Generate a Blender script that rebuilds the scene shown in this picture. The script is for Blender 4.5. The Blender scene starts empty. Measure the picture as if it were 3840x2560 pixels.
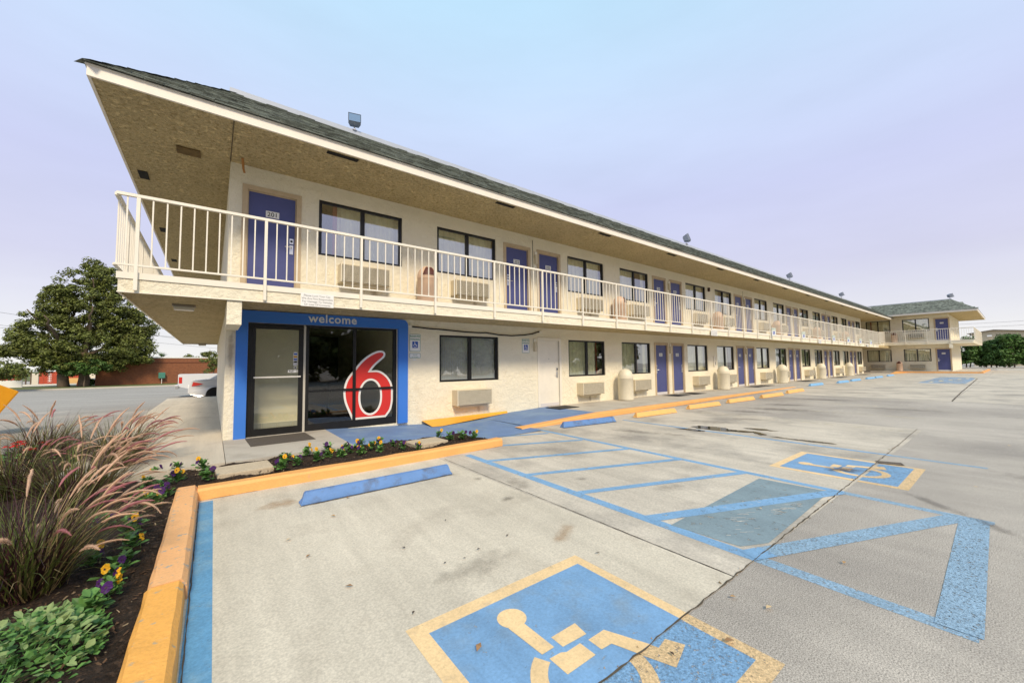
import bpy, bmesh, math, random
import numpy as np
from mathutils import Vector, Matrix
from mathutils.geometry import tessellate_polygon
R = math.radians
SC = bpy.context.scene
COL = SC.collection
rng = random.Random(7)
nr = np.random.RandomState(11)

# ------------------------------------------------------------------ camera
YAW, PITCH, ROLL = R(37.636), R(3.292), R(-0.6907)
cam = bpy.data.cameras.new('camera')
cam.sensor_fit = 'HORIZONTAL'; cam.sensor_width = 36.0
cam.lens = 36.0 * 1455.66 / 3840.0
cam.clip_start = 0.05; cam.clip_end = 3000
co = bpy.data.objects.new('camera', cam); COL.objects.link(co)
_fw = Vector((math.sin(YAW) * math.cos(PITCH), math.cos(YAW) * math.cos(PITCH), math.sin(PITCH)))
_r = Vector((math.cos(YAW), -math.sin(YAW), 0)); _u = _r.cross(_fw)
_c, _s = math.cos(ROLL), math.sin(ROLL)
_r, _u = _c * _r + _s * _u, -_s * _r + _c * _u
_M = Matrix((_r, _u, -_fw)).transposed().to_4x4()
_M.translation = Vector((-0.1706, -8.5458, 1.2733))
co.matrix_world = _M
SC.camera = co

# ------------------------------------------------------------------ sky, sun, exposure
SUN_EL, SUN_AZ = R(42), R(196)          # azimuth clockwise from +Y
world = bpy.data.worlds.new('World'); SC.world = world; world.use_nodes = True
nt = world.node_tree; nt.nodes.clear()
def N(t, kind, **kw):
    n = t.nodes.new(kind)
    for k, v in kw.items(): setattr(n, k, v)
    return n
out = N(nt, 'ShaderNodeOutputWorld'); bg = N(nt, 'ShaderNodeBackground')
sky = N(nt, 'ShaderNodeTexSky'); sky.sky_type = 'NISHITA'; sky.sun_disc = False
sky.sun_elevation = SUN_EL; sky.sun_rotation = SUN_AZ; sky.dust_density = 2.0; sky.ozone_density = 2.0
skm = N(nt, 'ShaderNodeVectorMath', operation='SCALE'); skm.inputs['Scale'].default_value = 0.09
nt.links.new(sky.outputs[0], skm.inputs[0])
tc = N(nt, 'ShaderNodeTexCoord')
sep = N(nt, 'ShaderNodeSeparateXYZ'); nt.links.new(tc.outputs['Generated'], sep.inputs[0])
ramp = N(nt, 'ShaderNodeValToRGB'); nt.links.new(sep.outputs['Z'], ramp.inputs[0])
el = ramp.color_ramp.elements
def stops(el, lst):
    el[0].position, el[0].color = lst[0][0], (*lst[0][1], 1)
    el[1].position, el[1].color = lst[-1][0], (*lst[-1][1], 1)
    for p, c in lst[1:-1]:
        e = el.new(p); e.color = (*c, 1)
stops(el, [(0.0, (.62, .61, .58)), (.08, (.53, .525, .56)), (.20, (.43, .425, .535)), (.36, (.405, .425, .585)), (.52, (.40, .475, .625)), (.72, (.345, .515, .64)), (1.0, (.33, .52, .65))])
# overcast layer: soft horizontal streaks of cloud
mp = N(nt, 'ShaderNodeMapping'); mp.inputs['Scale'].default_value = (1.6, 1.6, 7.0)
nt.links.new(tc.outputs['Generated'], mp.inputs[0])
nz = N(nt, 'ShaderNodeTexNoise'); nz.inputs['Scale'].default_value = 1.7; nz.inputs['Detail'].default_value = 6; nz.inputs['Roughness'].default_value = .55
nt.links.new(mp.outputs[0], nz.inputs[0])
mr = N(nt, 'ShaderNodeMapRange'); nt.links.new(nz.outputs[0], mr.inputs[0])
mr.inputs[1].default_value = .3; mr.inputs[2].default_value = .75; mr.inputs[3].default_value = .97; mr.inputs[4].default_value = 1.045
cm = N(nt, 'ShaderNodeVectorMath', operation='MULTIPLY')
nt.links.new(ramp.outputs[0], cm.inputs[0]); nt.links.new(mr.outputs[0], cm.inputs[1])
mx = N(nt, 'ShaderNodeMix', data_type='RGBA'); mx.inputs[0].default_value = .9
nt.links.new(skm.outputs[0], mx.inputs[6]); nt.links.new(cm.outputs[0], mx.inputs[7])
nt.links.new(mx.outputs[2], bg.inputs[0]); bg.inputs[1].default_value = .70
nt.links.new(bg.outputs[0], out.inputs[0])
sl = bpy.data.lights.new('sun', 'SUN'); sl.energy = 1.5; sl.angle = R(12); sl.color = (1.0, .83, .60)
so = bpy.data.objects.new('sun', sl); COL.objects.link(so)
_sd = Vector((math.sin(SUN_AZ) * math.cos(SUN_EL), math.cos(SUN_AZ) * math.cos(SUN_EL), math.sin(SUN_EL)))
so.rotation_euler = _sd.to_track_quat('Z', 'Y').to_euler(); so.location = (0, -30, 40)
SC.view_settings.view_transform = 'Standard'; SC.view_settings.look = 'None'
SC.view_settings.exposure = 1.24; SC.view_settings.gamma = 1.0
SC.render.engine = 'CYCLES'
SC.cycles.max_bounces = 8; SC.cycles.transparent_max_bounces = 16

# ------------------------------------------------------------------ materials
def srgb(r, g, b):
    f = lambda v: (v / 255 / 12.92) if v <= 10 else ((v / 255 + .055) / 1.055) ** 2.4
    return (f(r), f(g), f(b))
MATS = {}
def mat(name, col, rough=.7, var=0.0, vscale=3.0, col2=None, c2scale=2.0, c2lo=.5, c2hi=.65, bump=0.0, bscale=60.0, metal=0.0, spec=.4, coords='world', fine=0.0, fscale=200.0, stretch=None, detail=5, wear=0.0, wscale=14.0, trans=0.0, coat=0.0, island=0.0, bump2=0.0, b2scale=8.0, streak=0.0):
    if name in MATS: return MATS[name]
    m = bpy.data.materials.new(name); m.use_nodes = True; t = m.node_tree
    b = t.nodes['Principled BSDF']; o = t.nodes['Material Output']
    b.inputs['Roughness'].default_value = rough; b.inputs['Metallic'].default_value = metal
    b.inputs['Specular IOR Level'].default_value = spec
    if coat: b.inputs['Coat Weight'].default_value = coat; b.inputs['Coat Roughness'].default_value = .08
    if coords == 'world':
        g = N(t, 'ShaderNodeNewGeometry'); vec = g.outputs['Position']
    else:
        g = N(t, 'ShaderNodeTexCoord'); vec = g.outputs['Object']
    if stretch:
        mpn = N(t, 'ShaderNodeMapping'); mpn.inputs['Scale'].default_value = stretch
        t.links.new(vec, mpn.inputs[0]); vec = mpn.outputs[0]
    def noise(scale, det=detail, rgh=.6):
        n = N(t, 'ShaderNodeTexNoise'); n.inputs['Scale'].default_value = scale; n.inputs['Detail'].default_value = det; n.inputs['Roughness'].default_value = rgh
        t.links.new(vec, n.inputs[0]); return n.outputs[0]
    def rng_(src, a, b_, c, d):
        n = N(t, 'ShaderNodeMapRange'); t.links.new(src, n.inputs[0])
        for i, v in enumerate((a, b_, c, d)): n.inputs[i + 1].default_value = v
        return n.outputs[0]
    rgb = N(t, 'ShaderNodeRGB'); rgb.outputs[0].default_value = (*col, 1); c = rgb.outputs[0]
    if col2:
        mxx = N(t, 'ShaderNodeMix', data_type='RGBA'); t.links.new(rng_(noise(c2scale), c2lo, c2hi, 0, 1), mxx.inputs[0])
        t.links.new(c, mxx.inputs[6]); mxx.inputs[7].default_value = (*col2, 1); c = mxx.outputs[2]
    def mul(c, f):
        v = N(t, 'ShaderNodeVectorMath', operation='MULTIPLY'); t.links.new(c, v.inputs[0]); t.links.new(f, v.inputs[1]); return v.outputs[0]
    if var: c = mul(c, rng_(noise(vscale), .25, .75, 1 - var, 1 + var))
    if streak:
        ms_ = N(t, 'ShaderNodeMapping'); ms_.inputs['Scale'].default_value = (2.6, .22, 1.0); t.links.new(vec, ms_.inputs[0])
        n_s = N(t, 'ShaderNodeTexNoise'); n_s.inputs['Scale'].default_value = 1.6; n_s.inputs['Detail'].default_value = 8; n_s.inputs['Roughness'].default_value = .7; t.links.new(ms_.outputs[0], n_s.inputs[0])
        c = mul(c, rng_(n_s.outputs[0], .3, .7, 1 - streak, 1 + streak))
    if fine: c = mul(c, rng_(noise(fscale, 2, .7), .3, .7, 1 - fine, 1 + fine))
    if island:
        gi = N(t, 'ShaderNodeNewGeometry'); c = mul(c, rng_(gi.outputs['Random Per Island'], 0, 1, 1 - island, 1 + island))
    t.links.new(c, b.inputs['Base Color'])
    nrm = None
    if bump:
        bn = N(t, 'ShaderNodeBump'); bn.inputs['Strength'].default_value = bump; bn.inputs['Distance'].default_value = .01
        t.links.new(noise(bscale, 4, .65), bn.inputs['Height']); nrm = bn.outputs[0]
    if bump2:
        bn = N(t, 'ShaderNodeBump'); bn.inputs['Strength'].default_value = bump2; bn.inputs['Distance'].default_value = .03
        t.links.new(rng_(noise(b2scale, 6, .7), .42, .6, 0, 1), bn.inputs['Height'])
        if nrm: t.links.new(nrm, bn.inputs['Normal'])
        nrm = bn.outputs[0]
    if nrm: t.links.new(nrm, b.inputs['Normal'])
    surf = b.outputs[0]
    if trans:
        tl = N(t, 'ShaderNodeBsdfTranslucent'); t.links.new(c, tl.inputs[0])
        ms = N(t, 'ShaderNodeMixShader'); ms.inputs[0].default_value = trans
        t.links.new(surf, ms.inputs[1]); t.links.new(tl.outputs[0], ms.inputs[2]); surf = ms.outputs[0]
    if wear:
        tr = N(t, 'ShaderNodeBsdfTransparent'); ms = N(t, 'ShaderNodeMixShader')
        a = noise(wscale, 8, .75)
        t.links.new(rng_(a, wear - .03, wear + .05, 1, 0), ms.inputs[0])
        t.links.new(surf, ms.inputs[1]); t.links.new(tr.outputs[0], ms.inputs[2]); surf = ms.outputs[0]
    t.links.new(surf, o.inputs[0])
    MATS[name] = m; return m

def glass_mat(name, refl, tint):
    m = bpy.data.materials.new(name); m.use_nodes = True; t = m.node_tree; t.nodes.clear()
    o = N(t, 'ShaderNodeOutputMaterial'); tr = N(t, 'ShaderNodeBsdfTransparent'); tr.inputs[0].default_value = (*tint, 1)
    gl = N(t, 'ShaderNodeBsdfGlossy'); gl.inputs['Roughness'].default_value = .012; gl.inputs[0].default_value = (.95, .96, .98, 1)
    lw = N(t, 'ShaderNodeLayerWeight'); lw.inputs['Blend'].default_value = .5
    pw = N(t, 'ShaderNodeMath', operation='POWER'); t.links.new(lw.outputs['Facing'], pw.inputs[0]); pw.inputs[1].default_value = 5.0
    a1 = N(t, 'ShaderNodeMath', operation='MULTIPLY_ADD'); t.links.new(pw.outputs[0], a1.inputs[0]); a1.inputs[1].default_value = .9 - refl; a1.inputs[2].default_value = refl
    gb_ = N(t, 'ShaderNodeNewGeometry'); iv = N(t, 'ShaderNodeMath', operation='SUBTRACT'); iv.inputs[0].default_value = 1.0; t.links.new(gb_.outputs['Backfacing'], iv.inputs[1])
    ad = N(t, 'ShaderNodeMath', operation='MULTIPLY'); ad.use_clamp = True; t.links.new(a1.outputs[0], ad.inputs[0]); t.links.new(iv.outputs[0], ad.inputs[1])
    tcn = N(t, 'ShaderNodeNewGeometry'); wv = N(t, 'ShaderNodeTexNoise'); wv.inputs['Scale'].default_value = 1.3; wv.inputs['Detail'].default_value = 1
    t.links.new(tcn.outputs['Position'], wv.inputs[0]); bp = N(t, 'ShaderNodeBump'); bp.inputs['Strength'].default_value = .04; bp.inputs['Distance'].default_value = .05
    t.links.new(wv.outputs[0], bp.inputs['Height']); t.links.new(bp.outputs[0], gl.inputs['Normal'])
    ms = N(t, 'ShaderNodeMixShader'); t.links.new(ad.outputs[0], ms.inputs[0]); t.links.new(tr.outputs[0], ms.inputs[1]); t.links.new(gl.outputs[0], ms.inputs[2])
    t.links.new(ms.outputs[0], o.inputs[0]); return m

def decal_mat(name, col, rough, amax=.8):
    m = bpy.data.materials.new(name); m.use_nodes = True; t = m.node_tree
    b = t.nodes['Principled BSDF']; o = t.nodes['Material Output']; b.inputs['Base Color'].default_value = (*col, 1); b.inputs['Roughness'].default_value = rough
    tcn = N(t, 'ShaderNodeTexCoord'); gi = N(t, 'ShaderNodeNewGeometry')
    ln = N(t, 'ShaderNodeVectorMath', operation='LENGTH'); t.links.new(tcn.outputs['Object'], ln.inputs[0])
    n1 = N(t, 'ShaderNodeTexNoise'); n1.inputs['Scale'].default_value = 9; n1.inputs['Detail'].default_value = 6; t.links.new(gi.outputs['Position'], n1.inputs[0])
    ma = N(t, 'ShaderNodeMath', operation='MULTIPLY_ADD'); t.links.new(n1.outputs[0], ma.inputs[0]); ma.inputs[1].default_value = 1.5; t.links.new(ln.outputs[1], ma.inputs[2])
    mr_ = N(t, 'ShaderNodeMapRange'); t.links.new(ma.outputs[0], mr_.inputs[0])
    for i, v in enumerate((.85, 1.5, amax, 0)): mr_.inputs[i + 1].default_value = v
    tr = N(t, 'ShaderNodeBsdfTransparent'); ms = N(t, 'ShaderNodeMixShader'); t.links.new(mr_.outputs[0], ms.inputs[0])
    t.links.new(tr.outputs[0], ms.inputs[1]); t.links.new(b.outputs[0], ms.inputs[2]); t.links.new(ms.outputs[0], o.inputs[0]); return m

stucco = mat('cream_stucco', (.84, .785, .625), .85, var=.06, vscale=1.1, col2=(.60, .53, .38), c2scale=2.3, c2lo=.60, c2hi=.82, bump=.35, bscale=70, bump2=.45, b2scale=9)
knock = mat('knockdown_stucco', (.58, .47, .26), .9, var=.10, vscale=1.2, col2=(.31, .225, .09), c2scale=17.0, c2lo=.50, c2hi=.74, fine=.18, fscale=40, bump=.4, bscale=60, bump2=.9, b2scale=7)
trim = mat('cream_paint', (.80, .76, .66), .5, var=.05, vscale=4, col2=(.5, .42, .3), c2scale=9, c2lo=.68, c2hi=.85)
fasciam = mat('fascia_paint', (.80, .75, .66), .55, var=.05, vscale=3, col2=(.42, .34, .24), c2scale=6, c2lo=.66, c2hi=.9)
tan = mat('tan_trim', (.52, .41, .27), .6, var=.1, vscale=8)
doorblue = mat('purple_blue_paint', (.07, .083, .235), .42, var=.08, vscale=5, fine=.04, fscale=120)
lobbyblue = mat('royal_blue_panel', (.045, .19, .66), .3, var=.04, vscale=2, coat=.3)
blackal = mat('black_aluminium', (.012, .012, .013), .35, var=.2, vscale=10)
chrome = mat('brushed_steel', (.7, .7, .7), .3, metal=.9)
white = mat('white_enamel', (.80, .80, .78), .45)
textblk = mat('black_ink', (.02, .02, .02), .6)
grey_txt = mat('grey_ink', (.16, .16, .17), .6)
green_ink = mat('green_ink', (.02, .22, .13), .5)
sign_blue = mat('sign_blue', (.02, .09, .42), .45)
red_dec = mat('red_vinyl', (.62, .035, .03), .4)
acbeige = mat('beige_ac_case', (.66, .58, .42), .5, var=.07, vscale=6)
acgrille = mat('cream_grille', (.72, .66, .52), .5, var=.06, vscale=9)
dark = mat('dark_void', (.015, .014, .013), .9)
curt = mat('olive_curtain', (.88, .88, .66), .9, var=.12, vscale=4)
curtred = mat('maroon_drape', (.30, .035, .03), .9)
blindm = mat('grey_blind', (.85, .86, .86), .8)
beigewall = mat('beige_interior', (.84, .78, .64), .8, var=.05)
tilem = mat('grey_tile', (.42, .42, .38), .35, var=.12, vscale=6)
shing = mat('green_shingle', (.155, .172, .148), .95, var=.72, vscale=5.5, fine=.35, fscale=70, bump=.5, bscale=150)
coping = mat('white_metal_coping', (.42, .46, .53), .35, var=.04)
binbeige = mat('beige_plastic', (.66, .47, .34), .5, var=.05, vscale=8)
bincream = mat('cream_plastic', (.74, .69, .55), .5, var=.06, vscale=7, col2=(.45, .38, .25), c2scale=6, c2lo=.66, c2hi=.85)
brownflap = mat('brown_flap', (.09, .025, .018), .5)
rubber = mat('black_rubber', (.022, .022, .022), .8, fine=.3, fscale=90, bump=.4, bscale=120)
matbrown = mat('brown_carpet_mat', (.10, .085, .07), .95, fine=.35, fscale=110, bump=.5, bscale=160)
concrete = mat('pale_concrete', (.565, .505, .41), .85, var=.13, vscale=.8, col2=(.40, .35, .28), c2scale=1.6, c2lo=.52, c2hi=.76, fine=.17, fscale=75, bump=.10, bscale=190, streak=.13, detail=8)
concrete2 = mat('stained_concrete', (.515, .46, .385), .85, var=.15, vscale=.6, col2=(.30, .27, .235), c2scale=.9, c2lo=.48, c2hi=.70, fine=.17, fscale=60, bump=.10, bscale=190, streak=.16, detail=8)
walkc = mat('walkway_concrete', (.48, .445, .385), .85, var=.10, vscale=1.5, col2=(.34, .30, .25), c2scale=1.2, c2lo=.5, c2hi=.75, fine=.1, fscale=60, bump=.25, bscale=130)
asphalt = mat('worn_asphalt', (.41, .37, .325), .9, var=.14, vscale=.5, col2=(.31, .28, .25), c2scale=.35, c2lo=.45, c2hi=.65, fine=.60, fscale=150, bump=.22, bscale=200, streak=.08)
asphalt_d = mat('rear_asphalt', (.33, .305, .275), .9, var=.15, vscale=.4, fine=.3, fscale=40, bump=.4, bscale=80, stretch=(.5, 2, 1))
blueline = mat('blue_line_paint', (.19, .35, .55), .7, var=.12, vscale=4, fine=.14, fscale=70, wear=.375, wscale=13, streak=.1)
blueline_a = mat('blue_line_on_asphalt', (.26, .39, .52), .75, var=.12, vscale=4, fine=.3, fscale=75, wear=.415, wscale=55, bump=.9, bscale=85)
bluesign = mat('blue_symbol_paint', (.175, .325, .53), .65, var=.14, vscale=2.2, col2=(.20, .30, .42), c2scale=5, c2lo=.5, c2hi=.72, fine=.12, fscale=70, wear=.335, wscale=16, streak=.12, detail=8)
bluesign_w = mat('worn_blue_symbol', (.18, .33, .52), .75, var=.15, vscale=3, fine=.35, fscale=75, wear=.40, wscale=45, bump=.9, bscale=85)
tanpaint = mat('tan_line_paint', (.76, .54, .29), .7, var=.09, vscale=3, col2=(.60, .44, .26), c2scale=9, c2lo=.55, c2hi=.7, fine=.11, fscale=70, wear=.33, wscale=16, streak=.07)
tanpaint_w = mat('worn_tan_paint', (.66, .47, .26), .75, var=.1, vscale=3, fine=.3, fscale=75, wear=.385, wscale=45, bump=.9, bscale=85)
greypaint = mat('grey_blue_overpaint', (.20, .265, .30), .75, var=.1, vscale=3, fine=.1, fscale=60, wear=.375, wscale=9, streak=.1)
ramppaint = mat('blue_ramp_paint', (.14, .23, .42), .7, var=.12, vscale=2, fine=.1, fscale=60, col2=(.2, .3, .45), c2scale=1.3)
orange = mat('orange_kerb_paint', (.80, .40, .13), .6, var=.07, vscale=2.5, col2=(.50, .33, .20), c2scale=11, c2lo=.66, c2hi=.78, fine=.06, fscale=60, bump=.4, bscale=40)
peach = mat('faded_kerb_paint', (.80, .43, .19), .65, var=.07, vscale=2.5, col2=(.38, .35, .30), c2scale=16, c2lo=.60, c2hi=.66, fine=.07, fscale=60, bump=.4, bscale=40)
yellowk = mat('yellow_kerb_paint', (.80, .40, .04), .55, var=.07, vscale=4, col2=(.45, .30, .12), c2scale=18, c2lo=.66, c2hi=.74, bump=.4, bscale=40)
yellowstop = mat('yellow_stop_paint', (.80, .45, .15), .65, var=.08, vscale=3, col2=(.45, .35, .25), c2scale=15, c2lo=.62, c2hi=.72, bump=.5, bscale=30)
bluestop = mat('blue_stop_paint', (.115, .235, .50), .6, var=.10, vscale=4, col2=(.10, .13, .20), c2scale=7, c2lo=.50, c2hi=.72, bump=.5, bscale=30)
bluestop_f = mat('pale_blue_stop_paint', (.20, .42, .68), .6, var=.1, vscale=4, bump=.4, bscale=30)
soilm = mat('dark_mulch', (.052, .030, .018), .95, var=.4, vscale=14, fine=.6, fscale=60, bump=1.0, bscale=55, bump2=1.0, b2scale=18)
stonem = mat('tan_paver', (.52, .43, .31), .85, var=.1, vscale=6, fine=.15, fscale=60, bump=.4, bscale=60)
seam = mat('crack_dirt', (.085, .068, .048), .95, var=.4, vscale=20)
grassm = mat('lawn_grass', (.11, .13, .035), .9, var=.3, vscale=2, fine=.3, fscale=30)
blade_a = mat('grass_blade_green', (.125, .15, .035), .55, island=.5, trans=.25)
blade_b = mat('grass_blade_maroon', (.065, .025, .028), .5, island=.5, trans=.2)
blade_c = mat('grass_blade_straw', (.36, .27, .13), .6, island=.3, trans=.2)
plume_t = mat('plume_tan', (.80, .56, .40), .9, island=.25, trans=.35)
plume_p = mat('plume_rose', (.60, .25, .27), .9, island=.3, trans=.35)
leafg = mat('pansy_leaf', (.115, .245, .060), .5, island=.35, trans=.2)
pet_y = mat('yellow_petal', (.85, .48, .02), .6, island=.15, trans=.3)
pet_p = mat('purple_petal', (.055, .008, .10), .6, island=.3, trans=.2)
pet_r = mat('red_petal', (.70, .02, .015), .6, island=.2, trans=.2)
varieg = mat('grey_green_leaf', (.23, .31, .12), .6, island=.5, var=.2, vscale=30, trans=.2)
bark = mat('tree_bark', (.14, .105, .075), .95, var=.3, vscale=6, bump=.8, bscale=14)
oak = mat('oak_leaf', (.135, .16, .036), .6, island=.6, trans=.22, var=.4, vscale=.9, col2=(.17, .11, .03), c2scale=1.2, c2lo=.6, c2hi=.8)
hedgem = mat('hedge_leaf', (.075, .15, .03), .6, island=.5, trans=.2, var=.4, vscale=.8)
glassU = glass_mat('window_glass', .35, (.96, .97, .95))
glassL = glass_mat('lobby_glass', .10, (.93, .94, .90))

# ------------------------------------------------------------------ mesh builder and object helpers
class MB:
    def __init__(s): s.v = []; s.f = []; s.m = []
    def add(s, vs, fs, mi=0):
        o = len(s.v); s.v += [tuple(p) for p in vs]; s.f += [tuple(i + o for i in f) for f in fs]; s.m += [mi] * len(fs)
    def box(s, x0, y0, z0, x1, y1, z1, mi=0, bev=0.0):
        if bev:
            bm = bmesh.new(); bmesh.ops.create_cube(bm, size=1)
            for v in bm.verts: v.co = Vector(((x0 + x1) / 2 + v.co.x * (x1 - x0), (y0 + y1) / 2 + v.co.y * (y1 - y0), (z0 + z1) / 2 + v.co.z * (z1 - z0)))
            bmesh.ops.bevel(bm, geom=bm.edges[:], offset=bev, segments=2, profile=.6, affect='EDGES')
            bm.verts.ensure_lookup_table(); bm.verts.index_update()
            s.add([v.co[:] for v in bm.verts], [[v.index for v in f.verts] for f in bm.faces], mi); bm.free(); return
        s.add([(x0, y0, z0), (x1, y0, z0), (x1, y1, z0), (x0, y1, z0), (x0, y0, z1), (x1, y0, z1), (x1, y1, z1), (x0, y1, z1)],
              [(0, 3, 2, 1), (4, 5, 6, 7), (0, 1, 5, 4), (1, 2, 6, 5), (2, 3, 7, 6), (3, 0, 4, 7)], mi)
    def quad(s, a, b, c, d, mi=0): s.add([a, b, c, d], [(0, 1, 2, 3)], mi)
    def tube(s, pts, r, n=8, mi=0, caps=True):
        pts = [Vector(p) for p in pts]; rs = r if isinstance(r, (list, tuple)) else [r] * len(pts)
        rings = []
        up = Vector((0, 0, 1))
        for i, p in enumerate(pts):
            d = (pts[min(i + 1, len(pts) - 1)] - pts[max(i - 1, 0)]).normalized()
            a = d.cross(up if abs(d.z) < .95 else Vector((1, 0, 0))).normalized(); b = d.cross(a)
            rings.append([(p + (a * math.cos(2 * math.pi * k / n) + b * math.sin(2 * math.pi * k / n)) * rs[i])[:] for k in range(n)])
        vs = [v for rg in rings for v in rg]; fs = []
        for i in range(len(pts) - 1):
            for k in range(n): fs.append((i * n + k, i * n + (k + 1) % n, (i + 1) * n + (k + 1) % n, (i + 1) * n + k))
        if caps: fs += [tuple(range(n))[::-1], tuple(range((len(pts) - 1) * n, len(pts) * n))]
        s.add(vs, fs, mi)
    def lathe(s, prof, n=20, c=(0, 0, 0), mi=0, axis='z'):
        vs = []; fs = []
        for (r, z) in prof:
            for k in range(n):
                a = 2 * math.pi * k / n
                p = (r * math.cos(a), r * math.sin(a), z)
                if axis == 'y': p = (p[0], p[2], p[1])
                vs.append((c[0] + p[0], c[1] + p[1], c[2] + p[2]))
        for i in range(len(prof) - 1):
            for k in range(n): fs.append((i * n + k, i * n + (k + 1) % n, (i + 1) * n + (k + 1) % n, (i + 1) * n + k))
        fs += [tuple(range(n))[::-1], tuple(range((len(prof) - 1) * n, len(prof) * n))]
        s.add(vs, fs, mi)
    def poly(s, loops, tf, mi=0):
        ls = [[Vector((p[0], p[1], 0)) for p in l] for l in loops]
        tri = tessellate_polygon(ls); pts = [p for l in ls for p in l]
        fs = []
        for t in tri:
            a, b, c = (pts[i] for i in t)
            fs.append(t if (b - a).cross(c - a).z > 0 else t[::-1])
        s.add([tf(p.x, p.y) for p in pts], fs, mi)
    def prism(s, sec, x0, x1, mi=0, taper=0.0):
        n = len(sec)
        vs = [(x0 + (taper if z > 1e-6 else 0), y, z) for y, z in sec] + [(x1 - (taper if z > 1e-6 else 0), y, z) for y, z in sec]
        s.add(vs, [(i, (i + 1) % n, n + (i + 1) % n, n + i) for i in range(n)] + [tuple(range(n))[::-1], tuple(range(n, 2 * n))], mi)
    def text(s, txt, size, tf, mi=0, align='CENTER', bold=0.0, depth=0.0, spacing=1.0):
        cu = bpy.data.curves.new('t', 'FONT'); cu.body = txt; cu.size = size; cu.align_x = align; cu.offset = bold; cu.resolution_u = 3; cu.extrude = depth; cu.space_character = spacing
        ob = bpy.data.objects.new('t', cu); me = bpy.data.meshes.new_from_object(ob)
        s.add([tf(v.co.x, v.co.y) if not depth else tf(v.co.x, v.co.y, v.co.z) for v in me.vertices], [tuple(p.vertices) for p in me.polygons], mi)
        w = (min((v.co.x for v in me.vertices), default=0), max((v.co.x for v in me.vertices), default=0))
        bpy.data.objects.remove(ob); bpy.data.meshes.remove(me); bpy.data.curves.remove(cu); return w
    def mesh(s, name, mats):
        me = bpy.data.meshes.new(name); me.from_pydata(s.v, [], s.f)
        for m in (mats if isinstance(mats, (list, tuple)) else [mats]): me.materials.append(m)
        if max(s.m, default=0) > 0: me.polygons.foreach_set('material_index', s.m)
        me.update(); return me
    def build(s, name, mats, parent=None, smooth=False, **kw):
        return link(name, s.mesh(name, mats), parent, smooth=smooth, **kw)

def link(name, me, parent=None, loc=(0, 0, 0), rz=0.0, label=None, cat=None, group=None, kind=None, smooth=False, rot=None, scale=None):
    o = bpy.data.objects.new(name, me); COL.objects.link(o); o.location = loc
    o.rotation_euler = rot if rot else (0, 0, rz)
    if scale is not None: o.scale = (scale,) * 3 if isinstance(scale, (int, float)) else scale
    if parent: o.parent = parent
    tag(o, label, cat, group, kind)
    if smooth and me: me.polygons.foreach_set('use_smooth', [True] * len(me.polygons))
    return o
def tag(o, label=None, cat=None, group=None, kind=None):
    if label: o['label'] = label
    if cat: o['category'] = cat
    if group: o['group'] = group
    if kind: o['kind'] = kind
    return o
def empty(name, loc=(0, 0, 0), rz=0.0, **kw): return link(name, None, None, loc, rz, **kw)
def copy_tree(o, parent=None):
    c = o.copy(); COL.objects.link(c); c.parent = parent
    for ch in [x for x in bpy.data.objects if x.parent == o]: copy_tree(ch, c)
    return c
def np_mesh(name, V, F, mats, mi=None):
    V = np.asarray(V, np.float32); F = np.asarray(F, np.int32); k = F.shape[1]
    me = bpy.data.meshes.new(name)
    me.vertices.add(len(V)); me.vertices.foreach_set('co', V.ravel())
    me.loops.add(F.size); me.loops.foreach_set('vertex_index', F.ravel())
    me.polygons.add(len(F)); me.polygons.foreach_set('loop_start', np.arange(0, F.size, k, dtype=np.int32))
    for m in (mats if isinstance(mats, (list, tuple)) else [mats]): me.materials.append(m)
    if mi is not None: me.polygons.foreach_set('material_index', np.asarray(mi, np.int32))
    me.update(calc_edges=True); return me

def gx(x): return float(np.interp(x, [9, 22, 46, 50], [-.12, -.01, -.006, .04]))
def gz(x, y): return gx(x) + float(np.interp(y, [9, 14, 50], [0, -.18, -.55]))
GXS = [-400, -60, -20, -8, 0, 4, 9, 13, 17, 22, 30, 46, 50, 70, 120, 600]

# ------------------------------------------------------------------ ground
m = MB()
ys = [-300, -60, -20, 9, 11, 14, 30, 50, 90, 500]
vs = [(x, y, gz(x, y) - .006) for y in ys for x in GXS]; n = len(GXS)
m.add(vs, [(j * n + i, j * n + i + 1, (j + 1) * n + i + 1, (j + 1) * n + i) for j in range(len(ys) - 1) for i in range(n - 1)])
m.build('ground', asphalt, kind='structure', label='weathered grey asphalt ground of the motel grounds')

lot = empty('parking_lot', label='pale concrete parking bays with blue and tan painted markings', kind='structure')
def sheet(name, xs, y0, y1, mt, parent, dz=0.0, ny=1, **kw):
    b = MB(); yy = [y0 + (y1 - y0) * k / ny for k in range(ny + 1)]
    b.add([(x, y, gz(x, y) + dz) for y in yy for x in xs], [(j * len(xs) + i, j * len(xs) + i + 1, (j + 1) * len(xs) + i + 1, (j + 1) * len(xs) + i) for j in range(ny) for i in range(len(xs) - 1)])
    return b.build(name, mt, parent, **kw)
JX = 2.55
sheet('concrete_slab', [-.5, JX - .004], -7.35, -3.0, concrete, lot, -.004)
sheet('concrete_slab', [JX + .004, 9, 10.85], -7.35, -1.6, concrete2, lot, -.004)
sheet('concrete_slab', [17.9, 22, 30, 46, 50, 62], -7.25, -1.5, concrete2, lot, -.004)
sheet('concrete_slab', [17.9, 22, 30, 46, 50, 74], -40, -7.27, concrete2, lot, -.004)
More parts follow.
